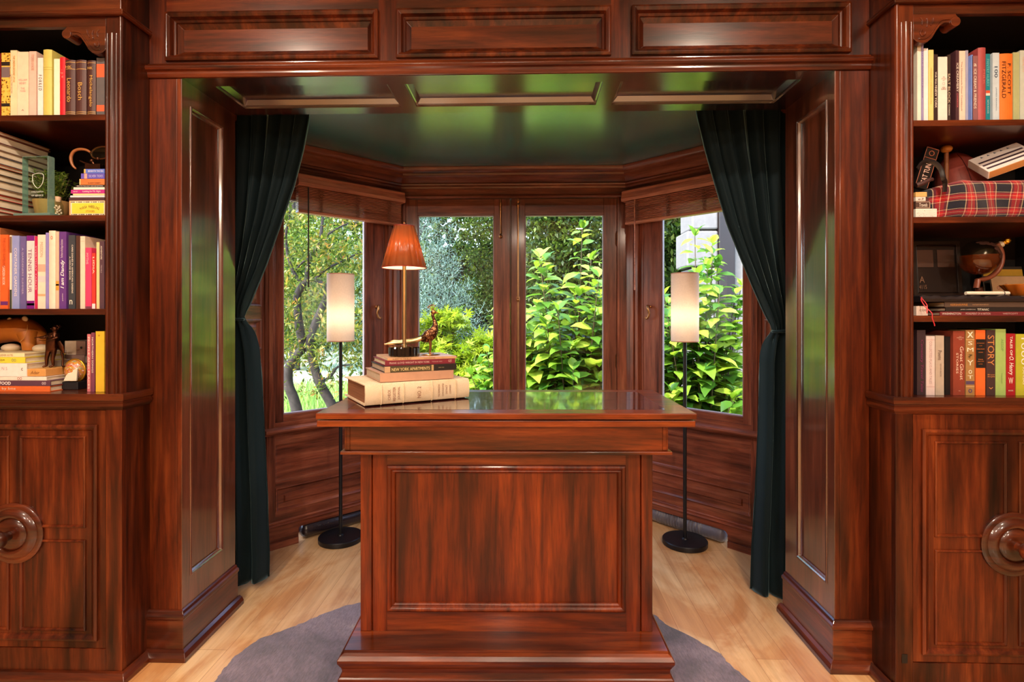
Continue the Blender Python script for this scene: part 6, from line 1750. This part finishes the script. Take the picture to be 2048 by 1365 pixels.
# ground and lawn
struct(MB().box(-30, 30, 3.95, 44, GZ - 0.2, GZ).build('garden_ground', M['lawn']), 'green turf ground of the garden', 'ground')
n = 15000
gx, gy = RS.uniform(-8.0, -2.2, n), RS.uniform(7.4, 10.9, n)
gp_ = np.stack([gx, gy, np.full(n, GZ)], 1)
gd_ = np.stack([RS.normal(0, .28, n), RS.normal(0, .28, n), np.ones(n)], 1)
gr_ = leaf_mesh('grass', leaf_mat('tall grass blades', [(0.0, rgb(110, 150, 70)), (1.0, rgb(190, 214, 130))], 0.5, 0.4), None, (NEED_V, NEED_F), gp_, gd_, np.stack([RS.normal(0, 1, n), RS.normal(0, 1, n), np.zeros(n)], 1), RS.uniform(.22, .5, n), 0.7)
tag(gr_, 'tall pale grass on the lawn beyond the gnarled tree', 'grass', kind='stuff')

def rosettes(centers, per, size, spread, rng=RS):
    """clusters of leaves round twig ends"""
    c = np.repeat(np.asarray(centers), per, 0)
    n = len(c)
    d = norm(rng.normal(0, 1, (n, 3)) + np.array((0, 0, 0.25)))
    p = c + d * spread * rng.rand(n, 1)
    up = np.tile(np.array((0.0, 0.0, 1.0)), (n, 1)) + rng.normal(0, .4, (n, 3))
    return p, d, up, rng.uniform(size * 0.7, size * 1.25, n)

def blob_points(blobs, n, shell=0.55):
    w = np.array([b[3] * b[4] * b[5] for b in blobs]) ** 0.67
    k = RS.choice(len(blobs), n, p=w / w.sum())
    d = norm(RS.normal(0, 1, (n, 3)))
    r = shell + (1 - shell) * RS.rand(n, 1)
    B_ = np.array(blobs)
    return B_[k, :3] + d * B_[k, 3:6] * r

# 1. gnarled tree: twisting double trunk, olive rosettes
YT = 6.4
gt = thing('gnarled_tree', 'gnarled dark trunked tree with olive leaves outside the window behind the cream shade', 'tree', (at(620, 800, YT).x, YT, GZ))
def T(px, py, dy=0.0):
    p = at(px, py, YT + dy)
    return (p.x - gt.location.x, YT + dy - gt.location.y, p.z - GZ)
m = MB()
A0 = T(612, 900)
m.tube([(A0[0], 0.0, 0), T(600, 850), T(588, 800), T(577, 770), T(578, 736), T(594, 710), T(606, 694), T(599, 656), T(594, 600), T(602, 575), T(616, 560)], [.075, .07, .062, .058, .055, .052, .05, .052, .046, .04, .03], 10)
m.tube([(A0[0] + 0.35, 0.02, 0), T(672, 850), T(664, 812), T(640, 768), T(627, 728), T(619, 690), T(627, 656), T(646, 610), T(655, 577), T(630, 560)], [.07, .066, .06, .056, .052, .05, .046, .04, .034, .026], 10)
for pts, r0 in (([T(616, 560), T(614, 546), T(622, 514), T(640, 482), T(646, 435, .1), T(660, 380, .2), T(650, 330, .2)], .030), ([T(606, 570), T(588, 546), T(576, 510), T(572, 470), T(580, 420), T(590, 360)], .024),
                ([T(630, 560), T(650, 540), T(690, 520, .2), T(730, 500, .3)], .020), ([T(640, 768), T(662, 752, .1), T(676, 734, .15), T(700, 730, .2)], .022), ([T(664, 812), T(690, 800, .1), T(720, 780, .2)], .024),
                ([T(622, 514), T(600, 530), T(580, 560)], .016), ([T(640, 482), T(670, 460, .1), T(705, 445, .2), T(735, 450, .2)], .016), ([T(646, 435, .1), T(620, 410), T(600, 400)], .012),
                ([T(578, 736), T(560, 700, .1), T(550, 640, .2)], .02), ([T(655, 577), T(690, 600, .1), T(720, 640, .2), T(745, 660, .2)], .018)):
    k = len(pts)
    m.tube(pts, [r0 * (1 - 0.6 * i / (k - 1)) for i in range(k)], 7)
m.build('trunk', M['bark'], gt, smooth=60)
cen = []
while len(cen) < 1150:
    px, py, dy = random.uniform(520, 750), random.uniform(330, 790), random.uniform(-0.5, 1.5)
    dens = 0.35 + 0.65 * (0.5 + 0.5 * math.sin(px * 0.055 + py * 0.021) * math.cos(py * 0.043 - px * 0.013))
    if py < 480: dens *= 0.75
    if 725 < py: dens *= 0.35
    if random.random() < dens:
        cen.append(T(px, py, dy))
leaf_mesh('foliage', M['lf_olive'], gt, (LANCE_V, LANCE_F), *rosettes(cen, 13, 0.072, 0.055), 1.25)

def tree(name, label, cat, x, y, h, blobs, nleaf, size, mat, tmpl, wid=1.0, trunk=0.12, per=6, spread=0.12, group=None, shell=0.55):
    r = thing(name, label, cat, (x, y, GZ), group=group)
    m = MB()
    m.tube([(0, 0, 0), (0.05, 0.02, h * 0.3), (-0.03, 0.05, h * 0.6), (0.02, 0, h * 0.92)], [trunk, trunk * 0.8, trunk * 0.5, trunk * 0.12], 9)
    for k in range(9):
        a, z = random.uniform(0, 2 * PI), h * random.uniform(0.25, 0.8)
        b = random.choice(blobs)
        e = Vector((b[0] + 0.4 * b[3] * math.cos(a), b[1] + 0.4 * b[4] * math.sin(a), b[2] + 0.2 * b[5]))
        s_ = Vector((0.02, 0.02, min(z, e.z * 0.8)))
        m.tube([s_, s_.lerp(e, 0.5) + Vector((0, 0, 0.08)), e], [trunk * 0.4, trunk * 0.26, trunk * 0.06], 6)
    m.build('trunk', M['bark'], r, smooth=60)
    cen = blob_points(blobs, nleaf // per, shell)
    cen = cen[cen[:, 2] > 0.05]
    leaf_mesh('foliage', mat, r, tmpl, *rosettes(cen, per, size, spread), wid)
    return r
# 2. blue spruce
bl = []
for k in range(16):
    z = 0.5 + k * 0.33
    rr = 2.3 * (1 - k / 19)
    for j in range(4):
        a = 2 * PI * (j / 4 + k * 0.13)
        bl.append((math.cos(a) * rr * 0.6, math.sin(a) * rr * 0.6, z, rr * 0.5, rr * 0.5, 0.26))
tree('blue_spruce', 'pale blue green conifer beyond the peacock figurine', 'tree', -2.75, 13.0, 6.2, bl, 42000, 0.10, M['lf_blue'], (NEED_V, NEED_F), 1.3, 0.14, 13, 0.20)
# 3. japanese maple low and bright
bl = [(0.0, 0, 1.15, .55, .45, .22), (-.35, .1, 1.35, .42, .4, .18), (.35, -.1, .95, .5, .4, .2), (.15, -.1, .62, .6, .45, .22), (-.3, 0, .8, .5, .4, .2), (-.1, .1, 1.62, .36, .3, .14), (.5, 0, 1.35, .34, .3, .14)]
tree('maple_bush', 'bright yellow green maple bush below the blue green conifer', 'tree', -0.82, 6.5, 1.7, bl, 5200, 0.10, M['lf_maple'], (STAR_V, STAR_F), 1.0, 0.04, 5, 0.10, shell=0.2)
# 4. far trees
far = [('dark_tree', 'dark leafy tree behind the meeting stiles of the casements', -0.5, 18.5, 8.5, 2.3, 'lf_dark'), ('dark_tree', 'dark tree rising behind the broad leaved shrub', 1.3, 11.6, 6.6, 1.6, 'lf_dark'),
       ('green_tree', 'mid green tree far behind the gnarled tree', -7.2, 16.5, 7.5, 2.3, 'lf_mid'), ('green_tree', 'pale green tree at the far end of the lawn', -12.6, 19, 8.0, 2.7, 'lf_mid'),
       ('dark_tree', 'dark tree between the pale house and the broad leaved shrub', 4.3, 15.0, 6.5, 1.6, 'lf_dark'), ('green_tree', 'tall green tree far behind the blue green conifer', -5.8, 20.5, 10, 2.6, 'lf_mid'),
       ('dark_tree', 'dark leafy tree just past the corner of the pale house', 2.75, 9.4, 4.6, 1.15, 'lf_dark'), ('green_tree', 'mid green tree far beyond the broad leaved shrub', 4.0, 21.5, 9, 2.3, 'lf_mid')]
for nm, lb, x, y, h, rr, mt in far:
    bl = []
    for k in range(15):
        a, q = random.uniform(0, 2 * PI), random.random()
        z = h * random.uniform(0.12, 0.95)
        w_ = rr * (1.0 - 0.5 * abs(z / h - 0.45) * 2 * 0.8)
        bl.append((math.cos(a) * w_ * 0.6 * q, math.sin(a) * w_ * 0.6 * q, z, w_ * 0.55, w_ * 0.55, h * 0.11))
    tree(nm, lb, 'tree', x, y, h, bl, 30000, 0.13, M[mt], (LANCE_V, LANCE_F), 1.5, 0.18, 6, 0.24)
# tall evergreen screen closing the view
n = 44000
hx = RS.uniform(-27, 24, n); hz = RS.uniform(0, 1, n) * (9.0 + 1.0 * np.sin(hx * 0.55) + 0.7 * np.sin(hx * 1.7) - 3.0 * np.exp(-((hx - 1.7) / 0.9) ** 2))
hp3 = np.stack([hx, 26 + RS.normal(0, .6, n), GZ + hz], 1)
hd3 = norm(RS.normal(0, 1, (n, 3)) + np.array((0, -.8, .2)))
hdg = thing('evergreen_hedge', 'tall dark evergreen hedge at the end of the garden', 'hedge', (0, 26, GZ))
hp3 = hp3 - np.array((0, 26, GZ))
leaf_mesh('foliage', M['lf_dark'], hdg, (LANCE_V, LANCE_F), hp3, hd3, np.tile(np.array((0, 0, 1.0)), (n, 1)), RS.uniform(.3, .6, n), 2.0)
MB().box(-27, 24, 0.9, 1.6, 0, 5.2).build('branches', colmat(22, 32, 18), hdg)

# 5. broad leaved shrubs: arching stems with paired leaves
def shrub(name, label, x, y, stems, hmax, rad, size, lean=(0, 0), seed=1, hfun=None):
    rg = random.Random(seed)
    r = thing(name, label, 'shrub', (x, y, GZ), group=None)
    st = MB()
    P_, D_, U_, S_ = [], [], [], []
    for k in range(stems):
        a, q = rg.uniform(0, 2 * PI), math.sqrt(rg.random())
        b = Vector((math.cos(a) * 0.25 * rad * q, math.sin(a) * 0.25 * rad * q, 0))
        e = Vector((math.cos(a) * rad * q + lean[0], math.sin(a) * rad * q * 0.8 + lean[1], 0))
        e.z = hmax * rg.uniform(0.45, 1.0) * (1 - 0.35 * q)
        if hfun:
            e.z = min(e.z, hfun(e.x))
        c1 = b.lerp(e, 0.5) + Vector((0, 0, 0.12 * e.z))
        def Q(t_):
            return b * (1 - t_) ** 2 + c1 * 2 * t_ * (1 - t_) + e * t_ * t_
        st.tube([Q(i / 6) for i in range(7)], [0.008 * (1 - 0.75 * i / 6) + 0.0012 for i in range(7)], 6)
        L = e.length
        nn = int(L / 0.10)
        for i in range(nn):
            f = 0.22 + 0.78 * (i + 0.6) / nn
            p = Q(min(1, f))
            tn = (Q(min(1, f + 0.02)) - Q(max(0, f - 0.02))).normalized()
            ph = i * PI / 2 + k
            sz = size * (1.15 - 0.55 * max(0, f - 0.55) / 0.45) * rg.uniform(0.7, 1.15)
            for s_ in (0, PI):
                o = Vector((math.cos(ph + s_), math.sin(ph + s_), 0))
                d = (o + tn * 0.35 + Vector((0, 0, rg.uniform(-.75, .25)))).normalized()
                P_.append(p + o * 0.012); D_.append(d); U_.append(tn * 0.6 + Vector((rg.uniform(-.4, .4), rg.uniform(-.8, .1), 0.8))); S_.append(sz)
        for s_ in range(3):
            a2 = rg.uniform(0, 2 * PI)
            P_.append(e); D_.append((math.cos(a2) * .6, math.sin(a2) * .6, 0.8)); U_.append((0, -.3, 1)); S_.append(size * rg.uniform(.45, .7))
    st.build('stems', M['twig'], r, smooth=60)
    leaf_mesh('foliage', M['lf_broad'], r, (BROAD_V, BROAD_F), [tuple(p) for p in P_], [tuple(p) for p in D_], [tuple(p) for p in U_], S_, 0.68)
    return r
shrub('broadleaf_shrub', 'tall broad leaved shrub filling the casement beside the bolt rod', 0.55, 5.15, 84, 2.75, 0.78, 0.215, (0.02, 0), 3)
shrub('broadleaf_shrub', 'broad leaved shrub arching in front of the pale house wall', 1.72, 5.0, 46, 2.75, 0.62, 0.205, (0.0, 0.0), 5)
shrub('broadleaf_shrub', 'low broad leaved shrub between the two casement shrubs and the maple', -0.05, 5.9, 44, 1.75, 0.55, 0.19, (0, 0), 8)
shrub('broadleaf_shrub', 'low broad leaved shrub at the foot of the pale house wall', 2.35, 5.7, 40, 1.35, 0.55, 0.19, (0, 0), 12)

# 6. wing of the house seen past the shrub
hw = thing('house_wing', 'pale stone house wall with rusticated corner and dark post beyond the shrub', 'building', (2.2, 6.6, GZ))
st_m = plain('pale limestone', rgb(114, 109, 108), 0.8)
MB().box(0.30, 4.5, 0.06, 0.4, 0, 6.0).box(0.02, 0.3, 0.06, 0.5, 0, 6.0).build('wall', plain('pale render', rgb(124, 118, 113), 0.85), hw)
for i in range(12):
    z = 0.02 + i * 0.46
    MB().box(-0.12 if i % 2 else -0.06, 0.26, 0.0, 0.5, z, z + 0.44).build('corner_stone', st_m, hw, bevel=0.02)
MB().box(0.26, 0.46, -0.03, 0.2, 0, 6.0).build('post', colmat(26, 13, 12), hw, bevel=0.01)
MB().box(0.5, 4.5, 0.0, 0.1, 0, 0.7).build('plinth', st_m, hw, bevel=0.01)

# ------------------------------------------------------------------ light
def area(loc, power, size, col, rot=(0, 0, 0)):
    l = bpy.data.lights.new('down_or_fill_light', 'AREA')
    l.shape = 'DISK'; l.size = size; l.energy = power; l.color = col
    o = bpy.data.objects.new('down_or_fill_light', l); COL.objects.link(o); o.location = loc; o.rotation_euler = rot
    return o
WARM = (1.0, 0.82, 0.63)
for x, y in DOWN:
    area((x, y, ROOMH - 0.011), DOWN_W * (3.5 if y < -2.5 else 1.0), 0.12, WARM)  # stronger back-wall lamps are added fill, bounced off that wall
def bulb(loc, power, r, col=(1.0, 0.86, 0.66)):
    l = bpy.data.lights.new('bulb', 'POINT'); l.energy = power; l.shadow_soft_size = r; l.color = col
    o = bpy.data.objects.new('bulb', l); COL.objects.link(o); o.location = loc
for x, y, z in LAMPS:
    bulb((x, y, 1.355), FLOOR_W, 0.028)
bulb((LX, LY, ZS + 0.452), DESK_W, 0.018)
sun = bpy.data.lights.new('sun', 'SUN'); sun.energy = SUN_W; sun.angle = math.radians(3); sun.color = (1.0, 0.95, 0.86)
so = bpy.data.objects.new('sun', sun); COL.objects.link(so)
so.rotation_euler = Vector((-0.5, -0.42, 1.0)).to_track_quat('Z', 'Y').to_euler()
w = bpy.data.worlds.new('sky'); SC.world = w; w.use_nodes = True
nt = w.node_tree
sky = nt.nodes.new('ShaderNodeTexSky'); sky.sky_type = 'NISHITA'; sky.sun_disc = False; sky.sun_elevation = math.radians(52); sky.sun_rotation = math.radians(220); sky.dust_density = 2.0
nt.links.new(sky.outputs[0], nt.nodes['Background'].inputs['Color'])
nt.nodes['Background'].inputs['Strength'].default_value = SKY_S

# ------------------------------------------------------------------ camera and view
cam = bpy.data.cameras.new('camera')
cam.sensor_width = 36.0
cam.lens = F_PX / 2048.0 * 36.0
cam.shift_y = -(682.5 - HOR) / 2048.0
cam.clip_start = 0.05; cam.clip_end = 200
co = bpy.data.objects.new('camera', cam); COL.objects.link(co)
co.location = (CX, 0, EYE); co.rotation_euler = (PI / 2, 0, YAW)
SC.camera = co
vs = SC.view_settings
SC.display_settings.display_device = 'sRGB'
vs.view_transform = 'Standard'; vs.look = 'None'; vs.gamma = 1.0; vs.use_curve_mapping = False
vs.exposure = EXPO
cy = SC.cycles
cy.max_bounces = 7; cy.diffuse_bounces = 4; cy.glossy_bounces = 4; cy.transmission_bounces = 6; cy.transparent_max_bounces = 12
cy.sample_clamp_indirect = 6.0; cy.caustics_reflective = False; cy.caustics_refractive = False; cy.blur_glossy = 0.5
cy.use_denoising = True
